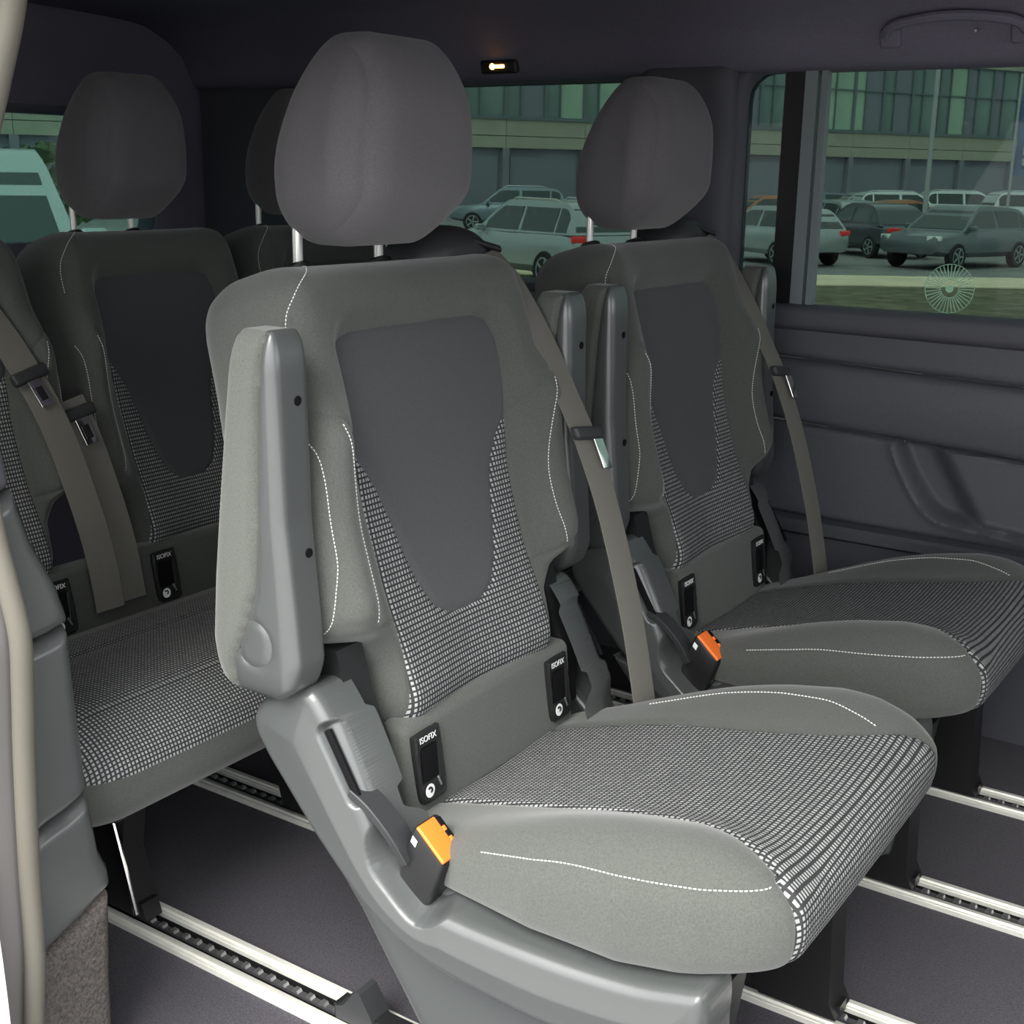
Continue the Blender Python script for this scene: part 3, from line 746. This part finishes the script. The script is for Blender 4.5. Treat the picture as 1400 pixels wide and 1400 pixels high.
# sliding door lining: separate pressed panels
door = empty('door_1', (-.2, 2.33, 0), kind='structure')
def dpanel(name, z0l, z0r, z1l, z1r, y, material=DOORP, extra=None, rr=.010, x0=-1.055, x1=.66, res=.0075):
    lo = lambda a: z0l+(z0r-z0l)*(a+1.055)/.6; hi = lambda a: z1l+(z1r-z1l)*(a+1.055)/.6
    sd = lambda U: np.maximum(np.maximum(lo(U[:, 0])-U[:, 1], U[:, 1]-hi(U[:, 0])), np.maximum(x0-U[:, 0], U[:, 0]-x1))
    def hf(a, b, s):
        h = rr*np.sqrt(np.clip(1-(1-np.clip(-s, 0, rr)/rr)**2, 0, 1))
        return h+(extra(a, b) if extra is not None else 0)
    zz0 = min(lo(x0), lo(x1)); zz1 = max(hi(x0), hi(x1))
    o = relief(name, material, sd, (x0-.002, x1+.002, zz0-.002, zz1+.002), res, hf, lambda a, b, h: np.stack([a+.2, y-h-2.33, b], -1), .03, door, angle=60)
    return o
dpanel('window_sill_trim', .722, .716, .768, .768, 2.306, TRIMD, None, .016)
dpanel('upper_panel', .672, .652, .735, .735, 2.320)
dpanel('middle_panel', .553, .523, .669, .649, 2.318, extra=lambda a, b: .008*np.sin(np.clip((b-.53)/.13, 0, 1)*np.pi))
POCK = crom([(-.688, .528), (-.660, .536), (-.35, .520), (-.20, .500), (-.20, .380), (-.40, .380), (-.55, .390), (-.600, .398), (-.632, .425), (-.665, .475)], 5)
def pocket(a, b):
    s = psdf(np.stack([a, b], -1), POCK); d = -.040*sstep(.005, -.016, s)
    bump = sstep(-.640+(.520-b)*.62, -.585+(.520-b)*.62, a)*sstep(.0, -.014, s)
    return d+.034*bump+.004*np.exp(-((s-.006)/.007)**2)
dpanel('lower_panel', .362, .357, .549, .520, 2.318, extra=pocket, res=.0045)
q = MB(); q.prism([(0, .362), (-.050, .358), (-.056, .352), (-.054, .335), (-.03, .325), (0, .32)], 'x', -.86, .86); q.build('armrest_ledge', DOORP, door, angle=40)
q = MB(); q.box((-.86, -.020, -.02), (.86, -.005, .33)); q.build('kick_panel', TRIMD, door)
# glass and its frames
def pane(name, poly, y, material, kind='structure', lean=0.0):
    o = MB().prism(poly, 'y', y, y+.004); ob = o.build(name, material, None, False, None); ob['kind'] = kind; return ob
w1 = pane('window_1', [(a, b) for a, b in rrect(-1.05, .64, .75, 1.20, .04)], 2.334, TINT)
q = MB(); q.prism(rrect(-.955, -.916, .755, 1.195, .004), 'y', 2.318, 2.332); q.build('sliding_frame', BLACK, w1)
q = MB(); q.prism(rrect(-.914, -.890, .755, 1.195, .004), 'y', 2.312, 2.332); q.build('sliding_frame', FRAME, w1)
q = MB(); q.prism(rrect(-.883, -.871, .755, 1.195, .004), 'y', 2.312, 2.332); q.build('sliding_frame', FRAME, w1)
w2 = pane('window_2', [(a, b) for a, b in rrect(-2.17, -1.245, .765, 1.195, .04)], 2.334, TINT)
# moulded pillar cover between the side windows
o = relief('trim_1', TRIMD, lambda U: psdf(U, np.array(rrect(-1.245, -1.045, .40, 1.215, .03))), (-1.26, -1.03, .39, 1.22), .010,
       lambda a, b, s: .004+.022*np.sqrt(np.clip(1-(1-np.clip(-s, 0, .05)/.05)**2, 0, 1)), fmw(2.308), .03); o['kind'] = 'structure'
# spoked disc placed low against the door glass
dk = empty('spoked_disc', (-.6235, 2.331, .8125), 0, 'pale green round disc with thin radiating spokes low on the side window', 'disc')
q = MB()
q.tube([(.043*math.cos(a*math.pi/20), 0, .043*math.sin(a*math.pi/20)) for a in range(41)], .0006, 6, False); q.build('rim', DISCM, dk)
q = MB(); q.lathe((0, 0, 0), (0, 1, 0), [(0, .007), (.002, .006)], 20); q.build('hub', DISCM, dk)
sp = None
for i in range(36):
    a = 2*math.pi*i/36
    if sp is None:
        s_ = MB(); s_.box((.015, 0, -.0007), (.0425, .001, .0007)); sp = s_.build('spoke', DISCM, dk, False, None); c = sp
    else:
        c = sp.copy(); COL.objects.link(c); c.parent = dk
    c.rotation_euler = (0, a, 0)

# ------------------------------------------------------------------ tail: rear wall and window
W3 = np.array(rrect(.92, 2.17, .830, 1.112, .05, 6))
o = relief('wall_rear', HEADL, lambda U: np.maximum(-psdf(U, W3), np.maximum(np.abs(U[:, 0]-1.53)-.80, np.maximum(-.02-U[:, 1], U[:, 1]-1.36))), (.70, 2.36, -.03, 1.37), .022,
       lambda a, b, s: .03*np.sqrt(np.clip(1-(1-np.clip(-s, 0, .03)/.03)**2, 0, 1)), lambda a, b, h: np.stack([-2.52+h, a, b], -1), .06); o['kind'] = 'structure'
q = MB(); q.prism(rrect(.90, 2.19, .81, 1.13, .04), 'x', -2.525, -2.521); o = q.build('window_3', TINTR, None, False, None); o['kind'] = 'structure'

# ------------------------------------------------------------------ near side: rear edge of the door opening
sp_ = crom([(-.955, 1.18), (-.975, 1.12), (-1.005, 1.06), (-1.060, .95), (-1.082, .85), (-1.078, .74), (-1.066, .66), (-1.052, .61), (-1.040, .56), (-1.044, .50), (-1.052, .42), (-1.060, .30), (-1.064, .20), (-1.078, .10), (-1.085, -.02)], 5, closed=False)
q = MB(); q.tube([(x+.013, .690, z) for x, z in sp_], .0110, 12); tag(q.build('door_seal', SEALM), 'beige rubber seal running down the rear edge of the door opening', 'seal')
def edge_strip(name, material, dx, y0, y1, x_in, kind=None, parent=None, path=None):
    V = []; F = []; path = sp_ if path is None else path
    for x, z in path:
        V += [(x+dx, y0, z), (x+dx, y1, z), (x+dx-x_in, y1, z), (x+dx-x_in, y0, z)]
    n = len(path)
    for i in range(n-1):
        for k in range(4): F.append((i*4+k, i*4+(k+1) % 4, (i+1)*4+(k+1) % 4, (i+1)*4+k))
    F += [(0, 1, 2, 3), (4*(n-1)+3, 4*(n-1)+2, 4*(n-1)+1, 4*(n-1))]
    o = mk(name, V, F, material, parent, True, 30)
    if kind: o['kind'] = kind
    return o
wn = edge_strip('wall_near', FLANGE, .000, .655, .70, .10, 'structure')
edge_strip('body_step', FLANGE, -.012, .650, .6555, .10, None, wn)
edge_strip('outer_skin', BODYW, 0, .622, .648, .16, None, wn, crom([(-1.10, 1.2), (-1.14, .95), (-1.13, .75), (-1.10, .60), (-1.072, .45), (-1.056, .36), (-1.046, .27), (-1.040, .15), (-1.040, -.05)], 4, closed=False))
# moulded quarter trim, three pieces and a carpeted foot
def qpiece(name, poly, material, x=-1.075, bulge=.02, th=.05):
    return relief(name, material, lambda U: psdf(U, np.array(poly)), (.68, .84, -.02, 1.25), .006,
       lambda a, b, s: bulge*np.sqrt(np.clip(1-(1-np.clip(-s, 0, .016)/.016)**2, 0, 1)), lambda a, b, h: np.stack([x-.02+h, a, b], -1), th, TR, angle=60)
TR = empty('trim_2', (0, 0, 0), kind='structure')
qpiece('pillar_trim', [(.69, .672), (.735, .690), (.752, .632), (.776, .582), (.788, .540), (.786, .534), (.758, .528), (.69, .52)], PLAST)
qpiece('pillar_trim', [(.69, .517), (.757, .5255), (.786, .5315), (.790, .42), (.795, .336), (.762, .324), (.735, .318), (.69, .30)], PLAST)
qpiece('pillar_trim', [(.69, .297), (.733, .315), (.762, .321), (.794, .333), (.800, .29), (.803, .262), (.813, .238), (.816, .212), (.77, .19), (.722, .172), (.69, .16)], PLAST)
qpiece('carpet_trim', [(.69, .157), (.722, .170), (.77, .188), (.813, .209), (.806, .10), (.803, -.01), (.69, -.01)], CARPETB)
qpiece('pillar_trim', [(.69, .675), (.733, .692), (.72, .80), (.705, .95), (.74, 1.20), (.69, 1.20)], TRIMD)
W4 = np.array(rrect(-2.2, -1.32, .78, 1.17, .05, 5))
relief('side_lining', TRIMD, lambda U: np.maximum(-psdf(U, W4), np.maximum(np.maximum(-2.6-U[:, 0], U[:, 0]+1.11), np.maximum(-.03-U[:, 1], U[:, 1]-1.22))), (-2.61, -1.10, -.04, 1.23), .03, lambda a, b, s: 0*a, lambda a, b, h: np.stack([a, .735+h, b], -1), .06, TR, flip=True)
q = MB(); q.prism(rrect(-2.22, -1.30, .76, 1.19, .04), 'y', .690, .694); o = q.build('window_4', CLEAR, None, False, None); o['kind'] = 'structure'
# front: B-pillar of the door opening and the cab end, outside the view
q = MB(); q.box((.42, .60, -.05), (1.25, .74, 1.22)); o = q.build('wall_front', TRIMD); o['kind'] = 'structure'
q = MB(); q.box((1.20, .70, -.03), (1.25, 2.34, .80)); q.build('cab_bulkhead', TRIMD, o)

# ------------------------------------------------------------------ roof fittings
lamp = empty('reading_lamp', (-1.565, 2.268, 1.2115), 0, 'small lit amber reading lamp on the dark roof edge', 'lamp')
q = MB(); q.obox((0, .008, 0), [(1, 0, 0), (0, 1, .2), (0, -.2, 1)], (.045, .008, .014), .006); q.build('lamp_body', BLACK, lamp)
q = MB(); q.obox((0, -.001, .0), [(1, 0, 0), (0, 1, .2), (0, -.2, 1)], (.017, .003, .0035), .0025); q.build('lens', LAMPM, lamp)
q = MB(); q.lathe((-.013, -.001, 0), (0, -1, -.2), [(0, .0065), (.003, .005)], 14); q.build('bulb', LAMPM, lamp)
q = MB(); q.lathe((.031, -.001, -.009), (0, -1, -.2), [(0, .002), (.002, .0015)], 10); q.build('switch', CHROME, lamp)
gh = empty('grab_handle', (-.64, 2.262, 1.245), 0, 'dark curved grab handle on the roof edge above the side window', 'handle')
q = MB(); q.tube(crom([(-.115, .0, -.010), (-.10, -.020, .004), (-.05, -.030, .012), (0, -.033, .015), (.05, -.030, .012), (.10, -.020, .004), (.115, 0, -.010)], 5, closed=False), .0085, 10); q.build('grip', HEADL, gh)
for x in (-.108, .108):
    q = MB(); q.obox((x, .006, -.012), [(1, 0, 0), (0, 1, .4), (0, -.4, 1)], (.018, .010, .016), .006); q.build('mount', HEADL, gh)
q = MB(); q.lathe((.038, -.012, -.008), (0, -1, -.3), [(0, .0035), (.003, .0025)], 10); q.build('screw_cap', CHROME, gh)

# ------------------------------------------------------------------ outside
wh = Vector((-math.sin(yaw), math.cos(yaw), 0)); rh = Vector((math.cos(yaw), math.sin(yaw), 0))
def gz(s): return float(np.interp(s, [-60, 6, 18, 200], [-.55, -.55, -1.1, -1.1]))
def gstrip(name, s0, s1, material, parent=None, w0=-90, w1=90, dz=0.0, ns=6):
    V = []; F = []; ss = np.linspace(s0, s1, ns+1)
    for s in ss:
        for t in (w0, w1):
            p = wh*s+rh*t; V.append((p.x, p.y, gz(s)+dz))
    n = len(V)
    V += [(a, b, c-.3) for a, b, c in V]
    for i in range(ns):
        F += [(2*i, 2*i+1, 2*i+3, 2*i+2), (n+2*i, n+2*i+2, n+2*i+3, n+2*i+1)]
        F += [(2*i, 2*i+2, n+2*i+2, n+2*i), (2*i+1, n+2*i+1, n+2*i+3, 2*i+3)]
    F += [(0, n, n+1, 1), (2*ns, 2*ns+1, n+2*ns+1, n+2*ns)]
    return mk(name, V, F, material, parent, False)
G = gstrip('ground', -60, 14, ASPH); G['kind'] = 'structure'
for nm, a, b, m_, dz in (('verge', 14, 26, GRASS, .0), ('path', 26, 28.7, PATH, .02), ('car_park', 28.7, 140, ASPH, .0)):
    gstrip(nm, a, b, m_, G, dz=dz)

def car(name, depth, side, head, L, H, W, paint, label, kind='hatch', zoff=None, group='cars parked outside', red=False):
    """depth along the view axis of the road, side across it; head = heading angle relative to across"""
    p = wh*depth+rh*side; z = gz(depth) if zoff is None else zoff
    o = empty(name, (p.x, p.y, z), yaw+head, label, 'car', group)
    hw = W/2; cl = .20*H/1.5; belt = H*.62
    # stations: x, bottom, belt height, half width
    hood = {'hatch': .56, 'sedan': .56, 'suv': .60, 'van': .55, 'estate': .56}[kind]; rear = {'hatch': .64, 'sedan': .60, 'suv': .66, 'van': .68, 'estate': .64}[kind]
    st = [(-.50, .34, .46, .78), (-.485, .26, hood-.02, .90), (-.40, .22, hood, .97), (-.24, .20, hood+.05, 1.0), (0, .19, .635, 1.0), (.25, .19, .65, 1.0), (.40, .22, rear, .98), (.485, .26, rear-.03, .92), (.50, .36, .55, .84)]
    V = []; n = 10
    for fx, b, t, k in st:
        w_ = hw*k; zb, zt = b*H, t*H
        V += [(fx*L, sy*yy_*w_, zb+(zt-zb)*q) for yy_, q, sy in ((.86, 0, -1), (.99, .18, -1), (1.0, .55, -1), (.97, .88, -1), (.88, 1, -1), (.88, 1, 1), (.97, .88, 1), (1.0, .55, 1), (.99, .18, 1), (.86, 0, 1))]
    F = []
    for i in range(len(st)-1):
        for k in range(n): F.append((i*n+k, i*n+(k+1) % n, (i+1)*n+(k+1) % n, (i+1)*n+k))
    F += [tuple(range(n))[::-1], tuple((len(st)-1)*n+k for k in range(n))]
    mk('body', V, F, paint, o, True, 40)
    gp = {'hatch': [(-.25, .60), (-.08, .95), (.02, 1.0), (.26, .97), (.36, .90), (.455, .62)], 'sedan': [(-.22, .60), (-.06, .96), (.05, 1.0), (.18, .98), (.28, .90), (.40, .60)],
          'suv': [(-.26, .62), (-.10, .95), (0, 1.0), (.30, .99), (.41, .94), (.48, .64)], 'van': [(-.36, .58), (-.20, .93), (-.10, 1.0), (.38, 1.0), (.46, .95), (.49, .66)],
          'estate': [(-.24, .60), (-.08, .95), (.02, 1.0), (.34, .98), (.43, .90), (.48, .64)]}[kind]
    gw = lambda z: hw*np.interp(z, [.58, .66, .95, 1.0], [.93, .92, .74, .68])
    V = []; 
    pl = crom(gp, 4, closed=False)
    for sgn in (-1, 1): V += [(a*L, sgn*gw(b), b*H) for a, b in pl]
    n = len(pl); F = [tuple(range(n)), tuple(range(n, 2*n))[::-1]]+[(k, n+k, n+k+1, k+1) for k in range(n-1)]+[(n-1, 2*n-1, n, 0)]
    mk('cabin', V, F, paint, o, True, 40)
    # glazing: a pane per door on each side, the windscreen and the back light
    c = np.array([np.mean([a for a, b in gp]), .79]); ins = np.array(gp)
    def side(lo, hi, nm):
        xs = np.linspace(lo, hi, 9); tp = np.interp(xs, pl[:, 0], pl[:, 1]); tp = np.minimum(tp-.055, .925)
        bt = np.interp(xs, [-.5, .5], [.655, .665]); ok = tp > bt+.01; xs, tp, bt = xs[ok], tp[ok], bt[ok]
        if len(xs) < 2: return
        for sgn in (-1, 1):
            V = []
            for q in (1.006, .97):
                V += [(x*L, sgn*gw(z)*q, z*H) for x, z in zip(xs, tp)]+[(x*L, sgn*gw(z)*q, z*H) for x, z in zip(xs[::-1], bt[::-1])]
            m_ = len(xs)*2; F = [tuple(range(m_)) if sgn < 0 else tuple(range(m_))[::-1]]+[(k, (k+1) % m_, m_+(k+1) % m_, m_+k) for k in range(m_)]
            mk('side_window', V, F, CGLASS, o, False)
    xa, xb = gp[0][0]+.04, gp[-1][0]-.05
    mid = (xa+xb)/2-.02; side(xa, mid-.012, 0); side(mid+.012, xb-.09, 0); side(xb-.075, xb, 0)
    for nm, (a, b), dx in (('windscreen', (gp[0], gp[1]), -1), ('rear_window', (gp[-1], gp[-2]), 1)):
        a = np.array(a); b = np.array(b); V = []
        for off in (.012, -.03):
            for t in (.10, .92):
                q = a+(b-a)*t
                for sgn in (-1, 1): V.append((q[0]*L+dx*off, sgn*gw(q[1])*.90, q[1]*H+off*.6))
        F = [(0, 1, 3, 2), (4, 6, 7, 5), (0, 4, 5, 1), (1, 5, 7, 3), (3, 7, 6, 2), (2, 6, 4, 0)]
        mk(nm, V, F, CGLASS, o, False)
    wr = .215*H if kind != 'suv' else .225*H
    for fx in (-.31, .30):
        for sgn in (-1, 1):
            m_ = MB(); m_.lathe((fx*L, sgn*(hw-.16), wr), (0, sgn, 0), [(0, wr*.7), (0, wr*.96), (.03, wr), (.15, wr), (.175, wr*.94), (.175, wr*.62)], 24); wl = m_.build('wheel', RUBBER, o)
            m_ = MB(); m_.lathe((fx*L, sgn*(hw-.16), wr), (0, sgn, 0), [(.10, wr*.68), (.178, wr*.68), (.178, wr*.60), (.14, wr*.55)], 24)
            for i in range(5):
                a = 2*math.pi*i/5; d = Vector((math.cos(a), 0, math.sin(a))); m_.obox(Vector((fx*L, sgn*(hw+.008), wr))+d*wr*.33, [d, (0, 1, 0), d.cross(Vector((0, 1, 0)))], (wr*.32, .012, wr*.075))
            m_.build('rim', RIM, wl)
    for sgn in (-1, 1):
        m_ = MB(); m_.obox((-.465*L, sgn*hw*.74, hood*H*.90), [(1, sgn*-.35, 0), (sgn*.35, 1, 0), (0, 0, 1)], (.10, .17, .06), .03); m_.build('head_lamp', HEADLT, o)
        m_ = MB(); m_.obox((.487*L, sgn*hw*.76, rear*H*.90), [(1, sgn*.35, 0), (-sgn*.35, 1, 0), (0, 0, 1)], (.06, .17, .06), .03); m_.build('tail_lamp', TAIL, o)
        m_ = MB(); m_.obox((gp[0][0]*L+.25, sgn*(hw+.03), .66*H), [(1, 0, 0), (0, 1, 0), (0, 0, 1)], (.06, .09, .06), .03); m_.build('mirror', paint, o)
    if kind in ('suv', 'estate'):
        for sgn in (-1, 1):
            m_ = MB(); m_.tube([(-.05*L, sgn*hw*.66, H*.985), (-.02*L, sgn*hw*.66, H*1.02), (.28*L, sgn*hw*.66, H*1.015), (.32*L, sgn*hw*.66, H*.975)], .02, 6); m_.build('roof_rail', TOOTH, o)
    return o

def paint(n, c, r=.3): return mat('car_paint_'+n, c, r, metal=.3, coat=.6)
P_GR, P_SIL, P_WH, P_OR, P_DB, P_TE, P_RED = paint('grey', (.17, .19, .205)), paint('silver', (.42, .45, .46)), paint('white', (.75, .77, .76)), paint('orange', (.50, .20, .10)), paint('dark', (.075, .08, .095)), paint('blue_grey', (.20, .24, .28)), paint('maroon', (.16, .05, .06))
def sd_(px, D): return (px-700)/F_PX*D
A180 = math.pi
car('parked_car', 32.5, sd_(1291, 32.5), .66, 4.3, 1.50, 1.80, P_GR, 'dark grey hatchback side-on in the middle of the side window', 'hatch')
car('parked_car', 38.0, sd_(1428, 38), 1.05+A180, 4.4, 1.62, 1.85, P_TE, 'blue-grey car with red tail lamp at the right edge of the side window', 'suv')
car('parked_car', 37.0, sd_(1172, 37.0), -1.25+A180*2, 4.4, 1.45, 1.80, P_DB, 'dark car seen from behind, left of the grey hatchback', 'sedan')
car('parked_car', 33.0, sd_(1047, 33), 2.0+A180, 3.9, 1.42, 1.70, P_SIL, 'small silver car beside the left edge of the side window', 'hatch')
car('parked_car', 42.5, sd_(1128, 42.5), -1.35, 4.3, 1.45, 1.78, P_SIL, 'silver car partly hidden behind the sliding window frame', 'hatch')
car('parked_car', 46.0, sd_(1030, 46), .1, 4.2, 1.50, 1.75, P_OR, 'orange car behind the small silver car', 'hatch')
car('parked_car', 47.0, sd_(1220, 47), A180, 4.4, 1.40, 1.75, P_OR, 'rust orange car low behind the dark car', 'sedan')
car('parked_car', 55.0, sd_(1215, 55), A180, 4.5, 1.62, 1.85, P_WH, 'white estate car in the back row, above the rust orange car', 'estate')
car('parked_car', 58.5, sd_(1296, 58.5), A180, 4.5, 1.66, 1.85, P_WH, 'white off-road car in the back row, right of the white estate', 'suv')
car('parked_car', 63.0, sd_(1092, 63), .05, 4.5, 1.48, 1.80, P_TE, 'blue-grey car in the back row behind the window frame', 'hatch')
car('parked_car', 54.0, sd_(1392, 54), A180, 4.5, 1.70, 1.85, P_WH, 'pale car in the back row at the right edge of the side window', 'suv')
car('parked_car', 60.0, sd_(1152, 60), .0, 4.4, 1.50, 1.80, P_SIL, 'silver car at the left end of the white back row', 'hatch')
# seen through the rear quarter window
car('parked_car', 25.5, sd_(738, 25.5), -1.0, 4.5, 1.62, 1.85, P_SIL, 'grey car with red tail lamps seen from behind through the rear quarter window', 'suv')
car('parked_car', 49.0, sd_(690, 49), .0, 4.4, 1.62, 1.80, P_TE, 'blue-grey car farther back through the rear quarter window', 'estate')
# close by, behind the tailgate
car('parked_car', 9.6, sd_(-60, 9.6), A180*.5+.35, 4.6, 1.66, 1.90, paint('pale', (.52, .56, .56)), 'white people carrier close by behind the rear window', 'van', zoff=-.55)

# the office block across the car park
fL, fR = Vector((-36.81, 50.93, 0)), Vector((-26.54, 71.42, 0))
fd = (fR-fL); span = fd.length; fd.normalize(); fnv = Vector((fd.y, -fd.x, 0))
if fnv.dot(-fL) < 0: fnv = -fnv
fL = fL-fd*34; span += 34+22
off = empty('office_building', (fL.x, fL.y, -1.1), math.atan2(fd.y, fd.x), 'long office block with pale spandrel bands across the car park', 'building')
# in the block's own axes: x along the front, -y towards the car park, z up from the ground
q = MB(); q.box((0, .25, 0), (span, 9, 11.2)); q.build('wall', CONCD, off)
nb = int(span/2.25); bw = span/nb
def put(proto, name, material, V, F, x, parent):
    if proto is None: proto = mk(name, V, F, material, parent, False); c = proto
    else: c = proto.copy(); COL.objects.link(c); c.parent = parent
    c.location = (x, 0, 0); return proto, c
b1 = MB(); b1.box((.012, -.02, 3.30), (2*bw-.012, .25, 3.84)); b2 = MB(); b2.box((.012, -.035, 3.87), (2*bw-.012, .25, 4.62))
b3 = MB(); b3.box((.012, -.03, 8.60), (2*bw-.012, .25, 9.90))
p1 = p2 = p3 = None
for i in range(0, nb-1, 2):
    p1, c = put(p1, 'spandrel_panel', CONC, b1.V, b1.F, i*bw, off); p2, c = put(p2, 'spandrel_panel', CONC, b2.V, b2.F, i*bw, off); p3, c = put(p3, 'spandrel_panel', CONC, b3.V, b3.F, i*bw, off)
q = MB(); q.box((0, -.10, 4.62), (span, .25, 4.72)); q.build('sill', FRAME, off)
fr = MB()
for a, b in ((.0, .09), (bw*.36, bw*.36+.05), (bw-.09, bw)): fr.box((a, .02, 4.72), (b, .22, 8.60))
for z in (4.72, 6.9, 8.53): fr.box((0, .03, z), (bw, .20, z+.07))
pl_ = MB(); pl_.box((.09, .12, 4.79), (bw*.36, .16, 8.53)); pr_ = MB(); pr_.box((bw*.36+.05, .12, 4.79), (bw-.09, .16, 8.53))
wf_ = None; pk = {}
for i in range(nb):
    wf_, f = put(wf_, 'window', FRAME, fr.V, fr.F, i*bw, off)
    for side_, mb_ in (('l', pl_), ('r', pr_)):
        k = random.choice(('lit', 'mid', 'mid', 'dark')); mt = {'lit': PANEL1, 'mid': PANEG, 'dark': PANED}[k]
        if (k, side_) not in pk:
            pk[(k, side_)] = mk('pane', mb_.V, mb_.F, mt, f, False)
        else:
            c = pk[(k, side_)].copy(); COL.objects.link(c); c.parent = f
# ground floor: columns and shop-high glazing under the band, shade put into the cladding colour
cl_ = MB(); cl_.box((-.18, -.05, 0), (.18, .25, 3.30)); pc = None
gl_ = MB(); gl_.box((.35, .18, .5), (2*bw-.35, .24, 2.9)); pg = None
for i in range(0, nb-1, 2):
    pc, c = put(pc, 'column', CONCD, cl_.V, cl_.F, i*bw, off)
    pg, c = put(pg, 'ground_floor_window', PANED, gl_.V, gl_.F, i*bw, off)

def pole(name, px, D, top, r, label, cat, group=None):
    p = wh*D+rh*sd_(px, D); o = empty(name, (p.x, p.y, gz(D)), 0, label, cat, group)
    m_ = MB(); m_.tube([(0, 0, 0), (0, 0, top)], [r*1.2, r], 10); m_.build('mast', POLE, o); m_ = MB(); m_.lathe((0, 0, 0), (0, 0, 1), [(0, r*3), (.06, r*3), (.06, r*1.3)], 12); m_.build('base_plate', POLE, o); return o
p = pole('lamp_post', 1242, 46, 6.4, .075, 'tall grey lamp post in front of the office block', 'lamp post')
m_ = MB(); m_.obox((0, 0, 6.45), [(rh.x, rh.y, 0), (-rh.y, rh.x, 0), (0, 0, 1)], (.42, .13, .06), .03); m_.build('lamp_head', POLE, p)
for px, lb, mt in ((1351, 'flagpole with a blue banner, left of the pair', FLAGB), (1391, 'flagpole with a dark banner at the right edge of the window', FLAGD)):
    p = pole('flagpole', px, 45, 5.6, .045, lb, 'flagpole', None)
    R3 = Vector((rh.x, rh.y, 0)); V = []; F = []; nn2 = 12
    for yo in (-.012, .012):
        for i in range(nn2+1):
            for j in (0, 1): V.append(R3*(.07+.80*j)+wh*(yo+.05*math.sin(i*.9+j))+Vector((0, 0, 2.3+2.7*i/nn2)))
    n_ = 2*(nn2+1)
    for i in range(nn2): F += [(2*i, 2*i+1, 2*i+3, 2*i+2), (n_+2*i, n_+2*i+2, n_+2*i+3, n_+2*i+1), (2*i, 2*i+2, n_+2*i+2, n_+2*i), (2*i+1, n_+2*i+1, n_+2*i+3, 2*i+3)]
    b_ = mk('banner', V, F, mt, p)
    if mt is FLAGB:
        for i, (a, z, s) in enumerate(((.46, 4.55, .14), (.44, 4.15, .11), (.42, 3.8, .12), (.40, 3.45, .11), (.40, 3.1, .12), (.38, 2.75, .10))):
            m_ = MB(); m_.obox(R3*a-wh*.075+Vector((0, 0, z)), [R3, wh, (0, 0, 1)], (s, .006, .13), .005); m_.build('pale_mark', POLE, b_)
# low trees behind the car park on the left, seen through the rear window
TREE = mat('dull_foliage', (.10, .13, .07), 1.0, var=.4, vscale=8); TRUNK = mat('tree_trunk', (.10, .075, .05), .9)
for i, (px, D, h) in enumerate(((-190, 24, 2.6), (90, 27, 2.4))):
    p = wh*D+rh*sd_(px, D); t = empty('bare_tree', (p.x, p.y, gz(D)), 0, ('low rounded tree far behind the white people carrier, left one', 'low rounded tree far behind the white people carrier, right one')[i], 'tree', 'trees behind the rear window')
    m_ = MB(); m_.tube([(0, 0, 0), (.05, 0, h*.5)], [.14, .09], 8); m_.build('trunk', TRUNK, t)
    m_ = MB(); rr_ = random.Random(i)
    for k in range(420):
        a = rr_.uniform(0, 6.283); e = rr_.uniform(-1, 1); q_ = (1-e*e)**.5; R_ = rr_.uniform(.7, 1.0)
        c_ = Vector((math.cos(a)*q_*1.7*R_, math.sin(a)*q_*1.7*R_, h*.72+e*h*.34*R_)); d1 = Vector((rr_.uniform(-1, 1), rr_.uniform(-1, 1), rr_.uniform(-1, 1))).normalized(); d2 = d1.orthogonal()
        m_.add([c_-d1*.16, c_+d2*.10, c_+d1*.16, c_-d2*.10], [(0, 1, 2, 3)])
    o = m_.build('foliage', TREE, t, False, None); o['kind'] = 'stuff'
